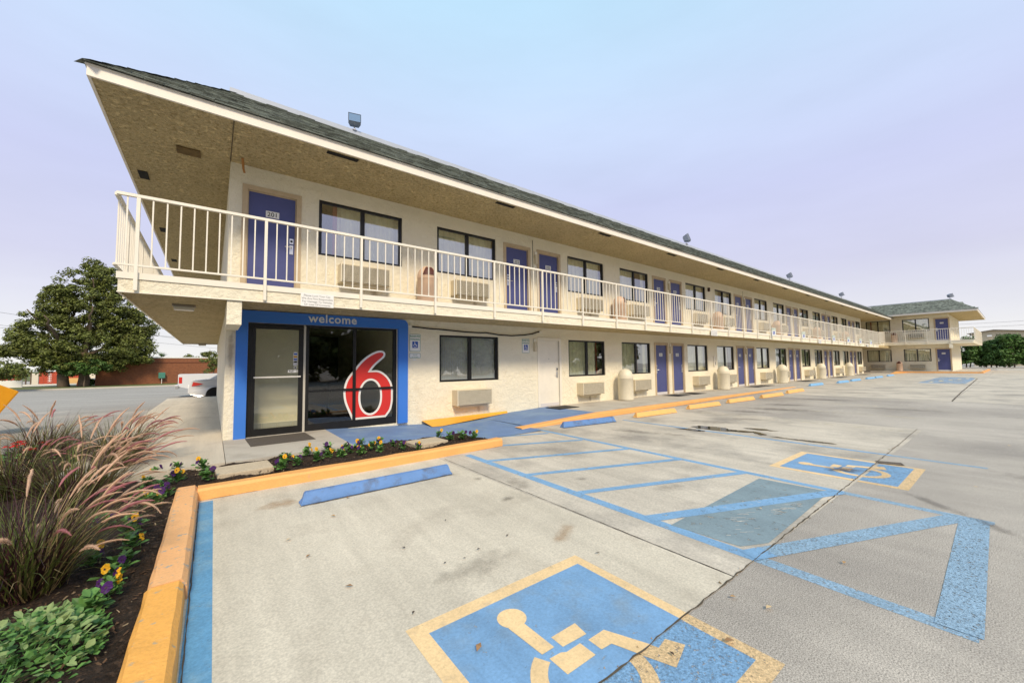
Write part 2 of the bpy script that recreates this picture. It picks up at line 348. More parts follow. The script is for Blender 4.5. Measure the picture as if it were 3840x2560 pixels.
# jagged crack between concrete and asphalt, and the control joint
def crack(x0, y0, x1, y1, w, name='crack', jit=.008):
    b = MB(); n_ = max(6, int(math.hypot(x1 - x0, y1 - y0) / .05)); dx, dy = x1 - x0, y1 - y0; L = math.hypot(dx, dy); px, py = -dy / L, dx / L
    top = []
    for i in range(n_ + 1):
        t = i / n_; o = rng.gauss(0, jit); ww = w * rng.uniform(.45, 1.5)
        X, Y = x0 + dx * t, y0 + dy * t
        top.append(((X + px * (o - ww / 2), Y + py * (o - ww / 2)), (X + px * (o + ww / 2), Y + py * (o + ww / 2))))
    b.add([(p[0], p[1], gz(p[0], p[1]) - .0008) for q in top for p in q], [(2 * i, 2 * i + 2, 2 * i + 3, 2 * i + 1) for i in range(n_)])
    return b.build(name, seam, lot)
crack(-.3, -7.375, 10.88, -7.275, .0085, jit=.0032)
crack(JX + .04, -3.3, JX, -7.36, .006, jit=.0015)
crack(17.9, -7.26, 38, -6.98, .03)
for (a, b_, c, d) in ((12.3, -9.5, 12.1, -13.5), (14.2, -8.2, 14.0, -11.0), (9.4, -8.8, 9.2, -10.4)): crack(a, b_, c, d, .02, jit=.02)
b_ = MB()
for i in range(70):   # debris caught in the joint
    x = rng.uniform(0, 9); y = -7.37 + .009 * x * .9 + rng.gauss(0, .02); a = rng.uniform(0, 6.28); l = rng.uniform(.008, .028); z = gz(x, y) + .001
    b_.add([(x, y, z), (x + l * math.cos(a), y + l * math.sin(a), z + .006), (x + l * math.cos(a + .5), y + l * math.sin(a + .5), z)], [(0, 1, 2)])
b_.build('crack_debris', mat('dry_debris', (.28, .19, .09), .9, island=.5), lot, kind='stuff')

ZP = 0.0
def zoff(mt, dz): return dz * .3 + (-.0050 if mt.name in ('blue_line_on_asphalt', 'worn_blue_symbol', 'worn_tan_paint') else -.0030)
def stripe(x0, y0, x1, y1, w, mt, name='painted_stripe', dz=ZP):
    dx, dy = x1 - x0, y1 - y0; L = math.hypot(dx, dy); px, py = -dy / L * w / 2, dx / L * w / 2
    b = MB(); nseg = max(1, int(L / 1.0)); pts = []
    for i in range(nseg + 1):
        X, Y = x0 + dx * i / nseg, y0 + dy * i / nseg; pts += [(X - px, Y - py), (X + px, Y + py)]
    dz = zoff(mt, dz); b.add([(p[0], p[1], gz(*p) + dz) for p in pts], [(2 * i, 2 * i + 2, 2 * i + 3, 2 * i + 1) for i in range(nseg)])
    return b.build(name, mt, lot)
def gpoly(loops, mt, name, dz=ZP, parent=None, off=(0, 0)):
    dz = zoff(mt, dz); b = MB(); b.poly(loops, lambda x, y: (x + off[0], y + off[1], gz(x + off[0], y + off[1]) + dz)); return b.build(name, mt, parent or lot)
YC = -7.36
def split_stripe(x0, y0, x1, y1, w, dz=ZP):
    if (y0 - YC) * (y1 - YC) < 0:
        t = (YC - y0) / (y1 - y0); xm = x0 + (x1 - x0) * t
        (stripe(x0, y0, xm, YC, w, blueline, dz=dz), stripe(xm, YC, x1, y1, w, blueline_a, dz=dz))
    else: stripe(x0, y0, x1, y1, w, blueline if y0 + y1 > 2 * YC else blueline_a, dz=dz)
split_stripe(2.99, -3.28, 2.91, -8.36, .115)
split_stripe(5.36, -1.75, 5.10, -8.36, .105)
for q in ((4.20, -2.38, 5.2, -2.74), (3.80, -3.08, 5.2, -3.64), (3.0, -3.80, 5.2, -4.62), (3.0, -4.71, 5.2, -5.52), (3.0, -5.59, 5.2, -6.40)): stripe(*q, .10, blueline, dz=.0035)
stripe(2.95, -6.46, 5.12, -7.32, .14, blueline, dz=.0065)
split_stripe(2.92, -7.29, 5.12, -8.18, .15, dz=.0065)
stripe(5.13, -8.25, 2.90, -8.29, .17, blueline_a, dz=.010)
gpoly([[(5.02, -6.60), (5.06, -7.26), (3.25, -7.31), (3.02, -7.20), (2.98, -6.66)]], greypaint, 'overpainted_patch', dz=.0035)
edgeblue = mat('blue_edge_paint', (.11, .28, .47), .7, var=.16, vscale=3, col2=(.20, .34, .45), c2scale=4, c2lo=.5, c2hi=.7, fine=.14, fscale=70, wear=.35, wscale=14)
stripe(-.19, -3.30, -.2, -7.3, .12, edgeblue); stripe(-.2, -7.4, -.21, -9, .12, blueline_a)
stripe(7.80, -2.6, 7.70, YC, .09, blueline); stripe(7.70, YC, 7.67, -8.25, .09, blueline_a)
for k, x in enumerate((10.4, 12.75, 15.1, 17.4)): stripe(x, -3.2, x, -7.2, .07, mat('faint_line', (.55, .48, .34), .8, wear=.5, wscale=7))
for k in range(7): stripe(23 + 3.1 * k, -3.3, 23 + 3.1 * k, -7.0, .08, mat('faint_line2', (.60, .55, .42), .8, wear=.46, wscale=6))
gpoly([[(30, -5.2), (40, -5.2), (40, -6.9), (30, -6.9)]], mat('faded_blue_bay', (.24, .33, .45), .8, wear=.44, wscale=1.2), 'faded_blue_bay')
for k in range(6): gpoly([[(31 + k * 1.6, -5.5 - .25 * k), (32.2 + k * 1.6, -5.5 - .25 * k), (32.2 + k * 1.6, -5.65 - .25 * k), (31 + k * 1.6, -5.65 - .25 * k)]], mat('faded_tan', (.6, .5, .3), .8, wear=.42, wscale=3), 'faded_tan_mark', dz=.004)

sc_ = MB()
for cx, cy, n_ in ((3.62, -6.98, 16), (4.08, -7.14, 22), (4.35, -7.18, 10), (3.35, -7.12, 5), (3.8, -6.75, 5), (4.2, -6.9, 6)):
    for k in range(n_):
        x, y = cx + rng.gauss(0, .11), cy + rng.gauss(0, .035); l = rng.uniform(.02, .09); w = rng.uniform(.0015, .004); a = R(-38) + rng.gauss(0, .12)
        c_, s_ = math.cos(a), math.sin(a); sc_.add([(x + p * c_ - q * s_, y + p * s_ + q * c_, gz(x, y) - .0004) for p, q in ((-l / 2, -w), (l / 2, -w * .5), (l / 2, w), (-l / 2, w * .6))], [(0, 1, 2, 3)])
sc_.build('worn_lettering', mat('pale_scrape', (.62, .58, .52), .8), lot, kind='stuff')
def access_symbol(off, label):
    def rect(x0, x1, y0, y1): return [(x0, y0), (x1, y0), (x1, y1), (x0, y1)]
    p = empty('wheelchair_symbol', label=label); p.parent = lot
    for (x0, x1, y0, y1, w) in ((.76, 1.885, YC, -6.60, 0), (.76, 1.885, -7.725, YC, 1)):
        gpoly([rect(x0, x1, y0, y1)], bluesign_w if w else bluesign, 'blue_field', dz=ZP, parent=p, off=off)
    for loop, w in ((rect(.67, 1.96, -6.60, -6.505), 0), (rect(.67, .76, YC, -6.60), 0), (rect(1.885, 1.96, YC, -6.60), 0), (rect(.67, .76, -7.725, YC), 1), (rect(1.885, 1.96, -7.725, YC), 1), (rect(.67, 1.96, -7.82, -7.725), 1)):
        gpoly([loop], tanpaint_w if w else tanpaint, 'border_band', dz=ZP, parent=p, off=off)
    circ = [(1.17 + .082 * math.cos(a), -6.775 + .082 * math.sin(a)) for a in np.linspace(0, 2 * math.pi, 24, endpoint=False)]
    Z2 = .004
    gpoly([circ], tanpaint, 'figure_head', Z2, p, off)
    gpoly([[(1.105, -6.83), (1.12, -7.08), (1.20, -7.08), (1.195, -6.84)]], tanpaint, 'figure_torso', Z2 + .0018, p, off)
    gpoly([[(1.235, -7.105), (1.395, -7.115), (1.41, -7.02), (1.235, -7.02)]], tanpaint, 'figure_arm', Z2, p, off)
    gpoly([[(1.13, -7.24), (1.32, -7.24), (1.32, -7.14), (1.225, -7.14), (1.20, -7.125), (1.13, -7.12)]], tanpaint, 'figure_seat', Z2, p, off)
    gpoly([[(1.37, -7.15), (1.37, -7.235), (1.44, -7.24), (1.485, YC), (1.585, YC), (1.49, -7.15)]], tanpaint, 'figure_leg', Z2, p, off)
    gpoly([[(1.485, YC), (1.55, -7.52), (1.72, -7.47), (1.68, -7.385), (1.60, -7.40), (1.585, YC)]], tanpaint_w, 'figure_foot', Z2, p, off)
    def arc(a0, a1, mt):
        n_ = 16; cx, cy, ro, ri = 1.215, -7.32, .285, .205
        o_ = [(cx + ro * math.cos(R(a0 + (a1 - a0) * i / n_)), cy + ro * math.sin(R(a0 + (a1 - a0) * i / n_))) for i in range(n_ + 1)]
        i_ = [(cx + ri * math.cos(R(a0 + (a1 - a0) * i / n_)), cy + ri * math.sin(R(a0 + (a1 - a0) * i / n_))) for i in range(n_ + 1)]
        gpoly([o_ + i_[::-1]], mt, 'figure_wheel', Z2, p, off)
    arc(118, 188, tanpaint); arc(188, 355, tanpaint_w)
access_symbol((0, 0), 'large blue wheelchair symbol with tan border nearest the viewer')
access_symbol((5.07, .05), 'wheelchair symbol beside the drain grate with a wet blot')

# stains, puddle, drain
stainm = decal_mat('oil_stain', (.13, .11, .09), .6, .36); stain2 = decal_mat('tyre_soot', (.16, .135, .11), .8, .24); rustst = decal_mat('rust_stain', (.42, .25, .12), .8, .35)
def disc_mesh():
    b = MB(); b.add([(0, 0, 0)] + [(1.0 * math.cos(a), 1.0 * math.sin(a), 0) for a in np.linspace(0, 2 * math.pi, 28, endpoint=False)], [(0, i + 1, (i + 1) % 28 + 1) for i in range(28)]); return b
dm = {}
for k, mt in (('o', stainm), ('s', stain2), ('r', rustst)): dm[k] = disc_mesh().mesh('stain', mt)
for i, (x, y, rx, ry, a, k) in enumerate(((3.39, -5.26, .12, .09, 0, 'o'), (2.29, -5.25, .14, .09, 20, 'o'), (2.44, -4.46, .11, .08, 10, 'o'), (2.7, -4.9, .4, .16, 80, 's'), (2.15, -6.2, .3, .1, 30, 'r'), (9.0, -4.2, .9, .35, -70, 's'), (10.0, -4.6, .8, .3, -60, 's'), (6.6, -3.7, .6, .25, -70, 's'), (6.9, -4.5, .6, .2, -80, 's'), (12.4, -4.4, 1.2, .5, -75, 'o'), (13.8, -4.2, 1.0, .4, -70, 'o'), (11.4, -4.0, .9, .3, -80, 'o'), (16.2, -4.5, 1.2, .5, -80, 'o'), (19.8, -4.6, 1.3, .5, -80, 's'), (8.0, -6.3, .22, .10, -80, 'o'), (6.3, -7.25, .3, .18, -40, 'o'), (1.3, -6.2, .45, .2, 10, 's'), (.4, -3.9, .3, .2, 10, 'r'), (14.5, -6.4, 1.6, .6, -80, 's'), (3.9, -6.1, .3, .2, 0, 's'), (5.42, -7.95, .42, .10, 42, 'o'), (5.0, -8.36, .35, .09, 42, 'o'), (7.3, -8.6, .5, .2, 60, 's'))):
    link('oil_stain', dm[k], lot, (x, y, gz(x, y) + .0004 + .0001 * i), R(a), scale=(rx, ry, 1))
watm = mat('puddle_water', (.10, .088, .066), .04, spec=.6)
wetm = decal_mat('wet_patch', (.06, .055, .048), .25, .8)
link('wet_patch', disc_mesh().mesh('wet_patch', wetm), lot, (6.22, -7.12, gz(6, -7) + .0045), R(-35), scale=(.26, .17, 1))
pud = [[(8.01, -4.21), (7.89, -4.42), (7.94, -4.62), (7.99, -4.94), (8.21, -5.35), (8.01, -5.54), (8.14, -5.61), (8.34, -5.35), (8.22, -4.94), (8.38, -4.74), (8.27, -4.29)], [(7.58, -4.10), (7.52, -4.44), (7.61, -4.67), (7.70, -4.66), (7.74, -4.31)], [(8.65, -5.0), (8.60, -5.35), (8.72, -5.62), (8.80, -5.3)], [(8.02, -5.7), (7.98, -6.2), (8.04, -6.7), (8.08, -6.2)]]
def rough_loop(l, amp=.02, sub=4):
    o = []
    for i, p in enumerate(l):
        q = l[(i + 1) % len(l)]
        for k in range(sub): t = k / sub; o.append((p[0] + (q[0] - p[0]) * t + rng.gauss(0, amp), p[1] + (q[1] - p[1]) * t + rng.gauss(0, amp)))
    return o
for l in pud: gpoly([rough_loop(l)], watm, 'puddle', dz=.030)
gr = empty('drain_grate', (7.08, -7.43, gz(7, -7.4) + .001), R(-70), label='rusty slotted drain grate at the crack by the far wheelchair symbol', cat='drain grate')
b_ = MB(); b_.box(-.13, -.07, 0, .13, .07, .001); b_.build('pit', dark, gr)
iron = mat('cast_iron', (.22, .18, .14), .7, var=.3, vscale=30)
b_ = MB(); b_.box(-.13, -.07, .001, .13, -.06, .005); b_.box(-.13, .06, .001, .13, .07, .005); b_.box(-.13, -.06, .001, -.12, .06, .005); b_.box(.12, -.06, .001, .13, .06, .005); b_.build('frame', iron, gr)
bar = MB(); bar.box(-.005, -.06, .001, .005, .06, .0045); barm = bar.mesh('bar', iron)
for k in range(10): link('bar', barm, gr, (-.10 + .0222 * k, 0, 0))
# leaves and litter on the concrete
lf = MB(); lf.add([(-.03, 0, .002), (0, -.016, .010), (.034, 0, .004), (0, .016, .012)], [(0, 1, 3), (1, 2, 3)])
lm = [lf.mesh('fallen_leaf', mat('dry_leaf_%d' % i, c, .8)) for i, c in enumerate(((.07, .045, .03), (.45, .25, .09), (.30, .17, .08), (.62, .45, .25)))]
LV = [(1.52, -5.35, 0), (1.02, -5.62, 0), (1.16, -6.02, 0), (.76, -6.4, 0), (1.76, -5.95, 0), (2.1, -6.6, 0), (.55, -5.9, 2), (.35, -4.9, 3), (.42, -5.3, 2), (.75, -4.6, 1), (.9, -6.86, 2), (3.95, -7.0, 3), (3.3, -7.75, 1), (2.35, -7.62, 3), (1.6, -7.47, 0), (1.0, -4.16, 2), (4.2, -5.3, 0), (2.3, -7.45, 1), (1.9, -7.6, 2), (9.8, -8.4, 3), (6.4, -8.2, 3), (7.6, -9.0, 0), (5.6, -4.2, 0), (1.3, -6.05, 0), (1.45, -6.0, 0)]
for i, (x, y, k) in enumerate(LV):
    link('fallen_leaf', lm[k], None, (x, y, gz(x, y) + .006), rng.uniform(0, 6), scale=rng.uniform(.6, 1.0) * (.62 if k == 0 else 1), label=['small dark leaf fragment lying on the pale concrete bay', 'orange dry leaf lying on the parking surface', 'small brown dry leaf lying on the parking surface', 'pale tan dry leaf lying on the parking surface'][k], cat='leaf', group=['dark leaf fragments', 'orange leaves', 'brown leaves', 'pale leaves'][k])

# ------------------------------------------------------------------ walkways, kerbs, ramp
walk = empty('walkway', label='concrete walkway along the motel rooms', kind='structure')
def hx(x): return float(np.interp(x, [1.7, 3.7, 5.0, 7.6], [0, -.10, -.10, 0]))
def strip(name, xs, y0f, y1f, mt, parent, zf=None, **kw):
    b = MB(); zf = zf or (lambda x, y: hx(x))
    b.add([(x, y, zf(x, y)) for x in xs for y in (y0f(x), y1f(x))], [(2 * i, 2 * i + 2, 2 * i + 3, 2 * i + 1) for i in range(len(xs) - 1)])
    return b.build(name, mt, parent, **kw)
b_ = MB(); b_.box(-1.62, -2.0, -.3, -.004, 13.2, 0); b_.build('paving_slab', concrete, walk)
b_ = MB(); b_.box(.004, -2.0, -.3, 1.66, .12, 0); b_.build('paving_slab', walkc, walk)
xs1 = [1.66 + .2 * k for k in range(11)]
strip('ramp_paving', xs1, lambda x: -2.02, lambda x: .12, ramppaint, walk)
strip('ramp_paving', [3.66, 4.0, 4.5, 5.0, 5.3], lambda x: -2.45, lambda x: .12, ramppaint, walk, zf=lambda x, y: hx(x) - (.016 if y < -2 else 0))
def yb(x): return float(np.interp(x, [5.3, 7.2, 7.6], [-1.97, -1.83, -1.83]))
xs2 = [5.3, 5.8, 6.3, 6.9, 7.4, 7.7]
strip('ramp_paving', xs2, lambda x: -1.83, lambda x: .12, ramppaint, walk)
# yellow flare against the wall
b_ = MB(); b_.add([(3.72, -.02, -.02), (6.2, -.02, .0), (6.2, -.06, hx(6.2) + .004), (3.95, -.62, hx(3.95) + .004), (3.72, -.58, hx(3.72) + .004)], [(0, 4, 3), (0, 3, 2, 1)]); b_.build('ramp_flare', yellowk, walk)
sx = [7.7, 9.9, 13, 17.2, 20.9, 24.5, 28.1, 31.7, 35.3, 38.9, 42.5, 46.8, 51.7]
for a, c in zip(sx[:-1], sx[1:]):
    b_ = MB(); b_.box(a + .003, -1.83, -.3, c - .003, .12, .0 if c < 40 else .012); b_.build('paving_slab', walkc, walk)
# kerb along the walkway
kb = empty('kerb', label='long orange painted kerb along the front walkway', kind='structure')
xs = [5.05 + .3 * k for k in range(58)]
b_ = MB(); ring = []
for x in xs:
    zt = hx(x) + .002; yj = -1.985 - .05 * max(0, (7.6 - x) / 2.5) * 4 * .5 + rng.gauss(0, .002)
    ring += [(x, -1.825, zt), (x, yj + .02, zt), (x, yj, zt - .02), (x, yj - .01, gx(x) - .1)]
b_.add(ring, [(4 * i + k, 4 * i + 4 + k, 4 * i + 5 + k, 4 * i + 1 + k) for i in range(len(xs) - 1) for k in range(3)]); b_.build('kerb_stone', orange, kb)
# flower bed kerb (front arm and left arm)
kf = empty('flower_bed_kerb', label='orange painted concrete kerb around the flower bed', kind='structure')
def kerb_run(pts, mt, w=.19, z0=-.2, z1=0.0, name='kerb_stone'):
    b = MB(); ring = []
    for i, p in enumerate(pts):
        q = Vector(pts[min(i + 1, len(pts) - 1)]) - Vector(pts[max(i - 1, 0)]); q.normalize(); nx, ny = -q.y, q.x
        for o_, z in ((0, z0), (.012, z1 - .03), (.035, z1), (w - .02, z1), (w, z1 - .02), (w, z0)):
            j = rng.gauss(0, .002); ring.append((p[0] + nx * (o_ + j), p[1] + ny * (o_ + j), z + j))
    k = 6
    b.add(ring, [(k * i + j, k * i + k + j, k * i + k + j + 1, k * i + j + 1) for i in range(len(pts) - 1) for j in range(k - 1)] + [tuple(range(k))[::-1], tuple(range(k * (len(pts) - 1), k * len(pts)))])
    return b.build(name, mt, kf)
kerb_run([(-.262 + (3.80 + .262) * i / 20, -3.235 + .13 * i / 20 * (i / 20)) for i in range(21)], orange)
kerb_run([(-.25, -5.40 + 2.36 * i / 14) for i in range(15)], peach, z1=.002)
kerb_run([(-.26, -9.5 + 4.08 * i / 24) for i in range(25)], mat('golden_kerb_paint', (.80, .39, .085), .6, var=.09, vscale=3, col2=(.40, .33, .22), c2scale=15, c2lo=.62, c2hi=.70, fine=.08, fscale=60, bump=.5, bscale=40), z1=.006)
# soil
soil = MB(); nxs, nys = 60, 76
def soil_z(x, y): return -.055 + .03 * math.sin(x * 3.1 + 1) * math.sin(y * 2.3) + .02 * math.sin(x * 9 + y * 7)
def soil_grid(x0, x1, y0, y1, nx_, ny_, zf):
    b = MB(); g_ = [(x0 + (x1 - x0) * i / nx_, y0 + (y1 - y0) * j / ny_) for j in range(ny_ + 1) for i in range(nx_ + 1)]
    b.add([(x, y, zf(x, y) + rng.gauss(0, .007)) for x, y in g_], [(j * (nx_ + 1) + i, j * (nx_ + 1) + i + 1, (j + 1) * (nx_ + 1) + i + 1, (j + 1) * (nx_ + 1) + i) for j in range(ny_) for i in range(nx_)]); return b
sg = soil_grid(-.45, 3.62, -3.06, -2.0, 120, 34, lambda x, y: -.035 + .02 * math.sin(x * 3.3) * math.sin(y * 5) + .015 * math.sin(x * 11 + y * 9))
sg.build('flower_bed_soil', soilm, kind='structure', smooth=True, label='dark mulch of the flower bed')
soil_grid(-3.2, -.44, -9.5, -2.0, 90, 150, soil_z).build('planting_bed_soil', soilm, kind='structure', smooth=True, label='dark mulch of the planting bed at the left')
soil_grid(-4.2, -1.62, -2.0, 1.4, 60, 60, soil_z).build('planting_bed_soil', soilm, kind='structure', smooth=True, label='dark mulch behind the tall grasses')
ch = MB()
for i in range(2600):
    if rng.random() < .5: x, y = rng.uniform(-.4, 3.6), rng.uniform(-3.03, -2.03)
    else: x, y = rng.uniform(-1.2, -.46), rng.uniform(-6.2, -2.3)
    z = (-.03 if x > -.44 else soil_z(x, y)) + rng.uniform(.0, .012); a = rng.uniform(0, 6.28); l = rng.uniform(.008, .035); w = rng.uniform(.002, .006); t = rng.uniform(-.01, .012)
    c_, s_ = math.cos(a), math.sin(a)
    ch.add([(x - s_ * w, y + c_ * w, z), (x + s_ * w, y - c_ * w, z), (x + c_ * l + s_ * w, y + s_ * l - c_ * w, z + t), (x + c_ * l - s_ * w, y + s_ * l + c_ * w, z + t + .003)], [(0, 1, 2, 3)], 0 if rng.random() < .8 else 1)
ch.build('mulch_chips', [mat('mulch_chip', (.07, .038, .02), .95, island=.6), mat('pale_chip', (.28, .2, .12), .95, island=.4)], kind='stuff', label='loose bark mulch chips on the beds', )
for (x0, y0, x1, y1, rz_, lb) in ((-.11, -2.74, .47, -2.27, .06, 'tan stepping stone in the flower bed below the doormat'), (2.40, -2.68, 2.98, -2.25, .06, 'tan stepping stone in the flower bed near its right end'), (-2.6, -1.2, -2.0, -.6, .2, 'pale stepping stone among the grasses at the left edge')):
    b_ = MB(); w, h = (x1 - x0) / 2, (y1 - y0) / 2; b_.box(-w, -h, -.06, w, h, .012, bev=.012); b_.build('stepping_stone', stonem, None, loc=((x0 + x1) / 2, (y0 + y1) / 2, 0), rz=rz_, label=lb, cat='paver')

# ------------------------------------------------------------------ motel building
ZF, UZ = 2.62, 2.685            # upper floor, offset of upper openings
bld = empty('motel_building', label='long two storey cream stucco motel with purple blue doors and green shingle roof', cat='building')
XE = 46.8
X0K = [6.24 + 7.215 * k for k in range(6)]
WW, WH, DW, DH = 1.765, 1.15, .80, 1.95
low_w = [4.19] + [x + 2.41 for x in X0K] + [x - 2.11 for x in X0K[1:]]
up_w = [1.475, X0K[0] - 2.11] + [x + 2.44 for x in X0K] + [x - 2.11 for x in X0K[1:]]
low_w = sorted(x for x in low_w if x + WW < XE); up_w = sorted(x for x in up_w if x + WW < XE)
low_d = [(X0K[0] + 1.19, None)] + [(x + o, n_) for (x, n_, o) in sum([[(X0K[k], 101 + 2 * (k - 1), 0), (X0K[k], 102 + 2 * (k - 1), 1.225)] for k in range(1, 6)], [])]
up_d = [(.27, 201)] + [(x + o, n_) for (x, n_, o) in sum([[(X0K[k], 202 + 2 * k, 0), (X0K[k], 203 + 2 * k, 1.225)] for k in range(6)], [])]
def wall_open(mbd, u0, u1, z0, z1, opens, P, depth=.14):
    xs_ = sorted({u0, u1} | {o[0] for o in opens} | {o[1] for o in opens})
    for a, c in zip(xs_[:-1], xs_[1:]):
        mid = (a + c) / 2; cuts = sorted([(o[2], o[3]) for o in opens if o[0] <= mid <= o[1]]); z = z0
        for (lo, hi) in cuts:
            if lo > z: mbd.quad(P(a, 0, z), P(c, 0, z), P(c, 0, lo), P(a, 0, lo))
            z = hi
        if z < z1: mbd.quad(P(a, 0, z), P(c, 0, z), P(c, 0, z1), P(a, 0, z1))
    for a, c, lo, hi in opens:
        d = depth
        mbd.quad(P(a, 0, lo), P(a, 0, hi), P(a, d, hi), P(a, d, lo)); mbd.quad(P(c, 0, hi), P(c, 0, lo), P(c, d, lo), P(c, d, hi))
        mbd.quad(P(a, 0, hi), P(c, 0, hi), P(c, d, hi), P(a, d, hi)); mbd.quad(P(c, 0, lo), P(a, 0, lo), P(a, d, lo), P(c, d, lo))
PM = lambda u, d, z: (u, d, z)
opens = [(.33, 3.13, -.02, 2.09)] + [(x, x + WW, .85, .85 + WH) for x in low_w] + [(x, x + DW, 0.0, DH) for x, _ in low_d]
b_ = MB(); wall_open(b_, 0, XE, -.35, 2.40, opens, PM); b_.build('front_wall', stucco, bld)
opens = [(x, x + WW, .85 + UZ, .85 + UZ + WH) for x in up_w] + [(x, x + DW, ZF, ZF + DH) for x, _ in up_d]
b_ = MB(); wall_open(b_, 0, XE, 2.56, 5.05, opens, PM); b_.build('front_wall', stucco, bld)
b_ = MB()
b_.quad((0, 12.6, -.6), (0, 0, -.35), (0, 0, 5.05), (0, 12.6, 5.05)); b_.build('side_wall', stucco, bld)
b_ = MB(); b_.quad((XE, 12.6, -.6), (0, 12.6, -.6), (0, 12.6, 5.05), (XE, 12.6, 5.05)); b_.quad((XE, 0, -.3), (XE, 12.6, -.3), (XE, 12.6, 5.05), (XE, 0, 5.05)); b_.build('rear_wall', stucco, bld)
b_ = MB(); b_.box(3.4, 3.2, 0, XE - .02, 3.25, 2.3); b_.box(.02, 3.2, ZF, XE - .02, 3.25, 5.0); b_.build('inner_wall', beigewall, bld)
for x in [3.35, 6.9, 14.05]:
    pass
# balcony slab and lower soffit
SB, ST = 2.32, 2.58
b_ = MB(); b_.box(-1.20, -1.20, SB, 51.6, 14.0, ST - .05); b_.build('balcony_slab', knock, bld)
def edge_band(z0, z1, off, mt, name, xend=46.0):
    b = MB()
    b.box(-1.20 - off, -1.20 - off, z0, xend, -1.20 + .0, z1); b.build(name, mt, bld)
    b = MB(); b.box(-1.20 - off, -1.20 + .001, z0, -1.20, 14.0, z1); b.build(name, mt, bld)
edge_band(2.318, 2.492, .012, stucco, 'slab_edge'); edge_band(2.495, 2.585, .03, trim, 'edge_flashing'); edge_band(2.305, 2.318, .02, trim, 'drip_strip')
b_ = MB(); b_.box(-1.17, -1.17, ST - .05, XE, 0, ST); b_.build('balcony_floor', walkc, bld)
b_ = MB(); b_.add([(46, -1.212, 2.305), (50.5, -.93, 2.56), (50.5, -.93, 2.84), (46, -1.212, 2.585)], [(0, 1, 2, 3)]); b_.build('slab_edge', stucco, bld)
# beams below the slab
def beam(loc, x0, x1, y0, y1, z0, z1):
    b = MB(); b.box(x0, y0, z0, x1, y1, z1, bev=.008); b.build('beam', stucco, bld)
beam(0, -.02, .172, -1.19, -.001, 1.93, 2.305); beam(0, -.02, .172, 12.62, 13.9, 1.93, 2.315)
# roof
EZ, RZ, EY, RY = 5.15, 6.27, -1.55, -.03
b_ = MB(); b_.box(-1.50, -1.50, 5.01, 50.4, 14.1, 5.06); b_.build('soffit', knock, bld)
b_ = MB(); b_.box(-1.535, -1.535, 5.0, 50.6, -1.501, 5.135); b_.build('fascia', fasciam, bld)
b_ = MB(); b_.box(-1.535, -1.50, 5.0, -1.501, 14.1, 5.135); b_.build('fascia', fasciam, bld)
b_ = MB(); b_.box(-1.55, -1.55, 5.136, 50.4, -1.50, 5.158); b_.box(-1.55, -1.50, 5.136, -1.50, 14.1, 5.158); b_.build('drip_edge', fasciam, bld)
b_ = MB(); b_.box(-.012, -1.50, 5.004, .0, -.002, 5.012); b_.build('soffit_joint', seam, bld)
roof = MB()
roof.quad((-1.56, -1.56, EZ), (51.7, -1.56, EZ), (51.7, RY, RZ), (-.03, RY, RZ))
roof.quad((-1.56, 14.1, EZ), (-1.56, -1.56, EZ), (-.03, RY, RZ), (-.03, 12.6, RZ))
roof.quad((-.03, RY, RZ - .02), (51.7, RY, RZ - .02), (51.7, 12.6, RZ - .02), (-.03, 12.6, RZ - .02))
roof.quad((51.7, 14.1, EZ), (-1.56, 14.1, EZ), (-.03, 12.6, RZ), (51.7, 12.6, RZ))
rf = roof.build('roof', shing, bld)
b_ = MB(); b_.box(-.05, -.06, RZ - .03, 51.6, -.02, RZ + .04); b_.build('coping_strip', coping, rf)
b_ = MB(); b_.box(-.05, -.02, RZ + .02, 51.6, .12, RZ + .125); b_.build('coping_strip', coping, rf)
b_ = MB(); b_.box(-.05, .121, RZ + .02, .10, 12.6, RZ + .125); b_.build('coping_strip', coping, rf)
# shingles on the front slope (individual tabs near the camera, the rest as one mass)
SLX = math.hypot(RY - EY, RZ - EZ); ux, uz = (RY - EY) / SLX, (RZ - EZ) / SLX
NC, EXPO = 13, SLX / 13.2
def tab_geo(w, h, t): # local: x along eave, y up slope, z normal ; thick butt at lower edge
    return [(0, 0, 0.002), (w, 0, .002), (w, h, .0), (0, h, .0), (0, 0, t), (w, 0, t), (w, h, .004), (0, h, .004)], [(0, 1, 5, 4), (4, 5, 6, 7), (1, 2, 6, 5), (3, 0, 4, 7)]
tabm = []
for w in (.20, .27, .34):
    for t in (.018, .032):
        b = MB(); b.add(*tab_geo(w, EXPO * 1.12, t)); tabm.append((w, b.mesh('shingle', shing)))
Mrot = Matrix(((1, 0, 0), (0, ux, -uz), (0, uz, ux))).to_4x4()
mass = MB(); cand = []
for c in range(NC):
    s = c * EXPO; y = EY - .03 + ux * s; z = EZ + .002 + uz * s; x = -1.58 + ux * s + rng.uniform(0, .1)
    while x < 51.2 - 1.5 * (1 - c / NC) * 0:
        w, me = rng.choice(tabm); cand.append((x, y, z, w, me)); x += w + .006
cand.sort(key=lambda q: q[0]); near, far = cand[:300], cand[300:]
for (x, y, z, w, me) in near:
    o = link('shingle', me, rf); Mx = Mrot.copy(); Mx.translation = (x, y, z); o.matrix_local = Mx
for (x, y, z, w, me) in far:
    vs = [(Mrot @ v.co + Vector((x, y, z)))[:] for v in me.vertices]; mass.add(vs, [tuple(p.vertices) for p in me.polygons])
mass.build('shingle_field', shing, rf, kind='stuff')
hc = MB()
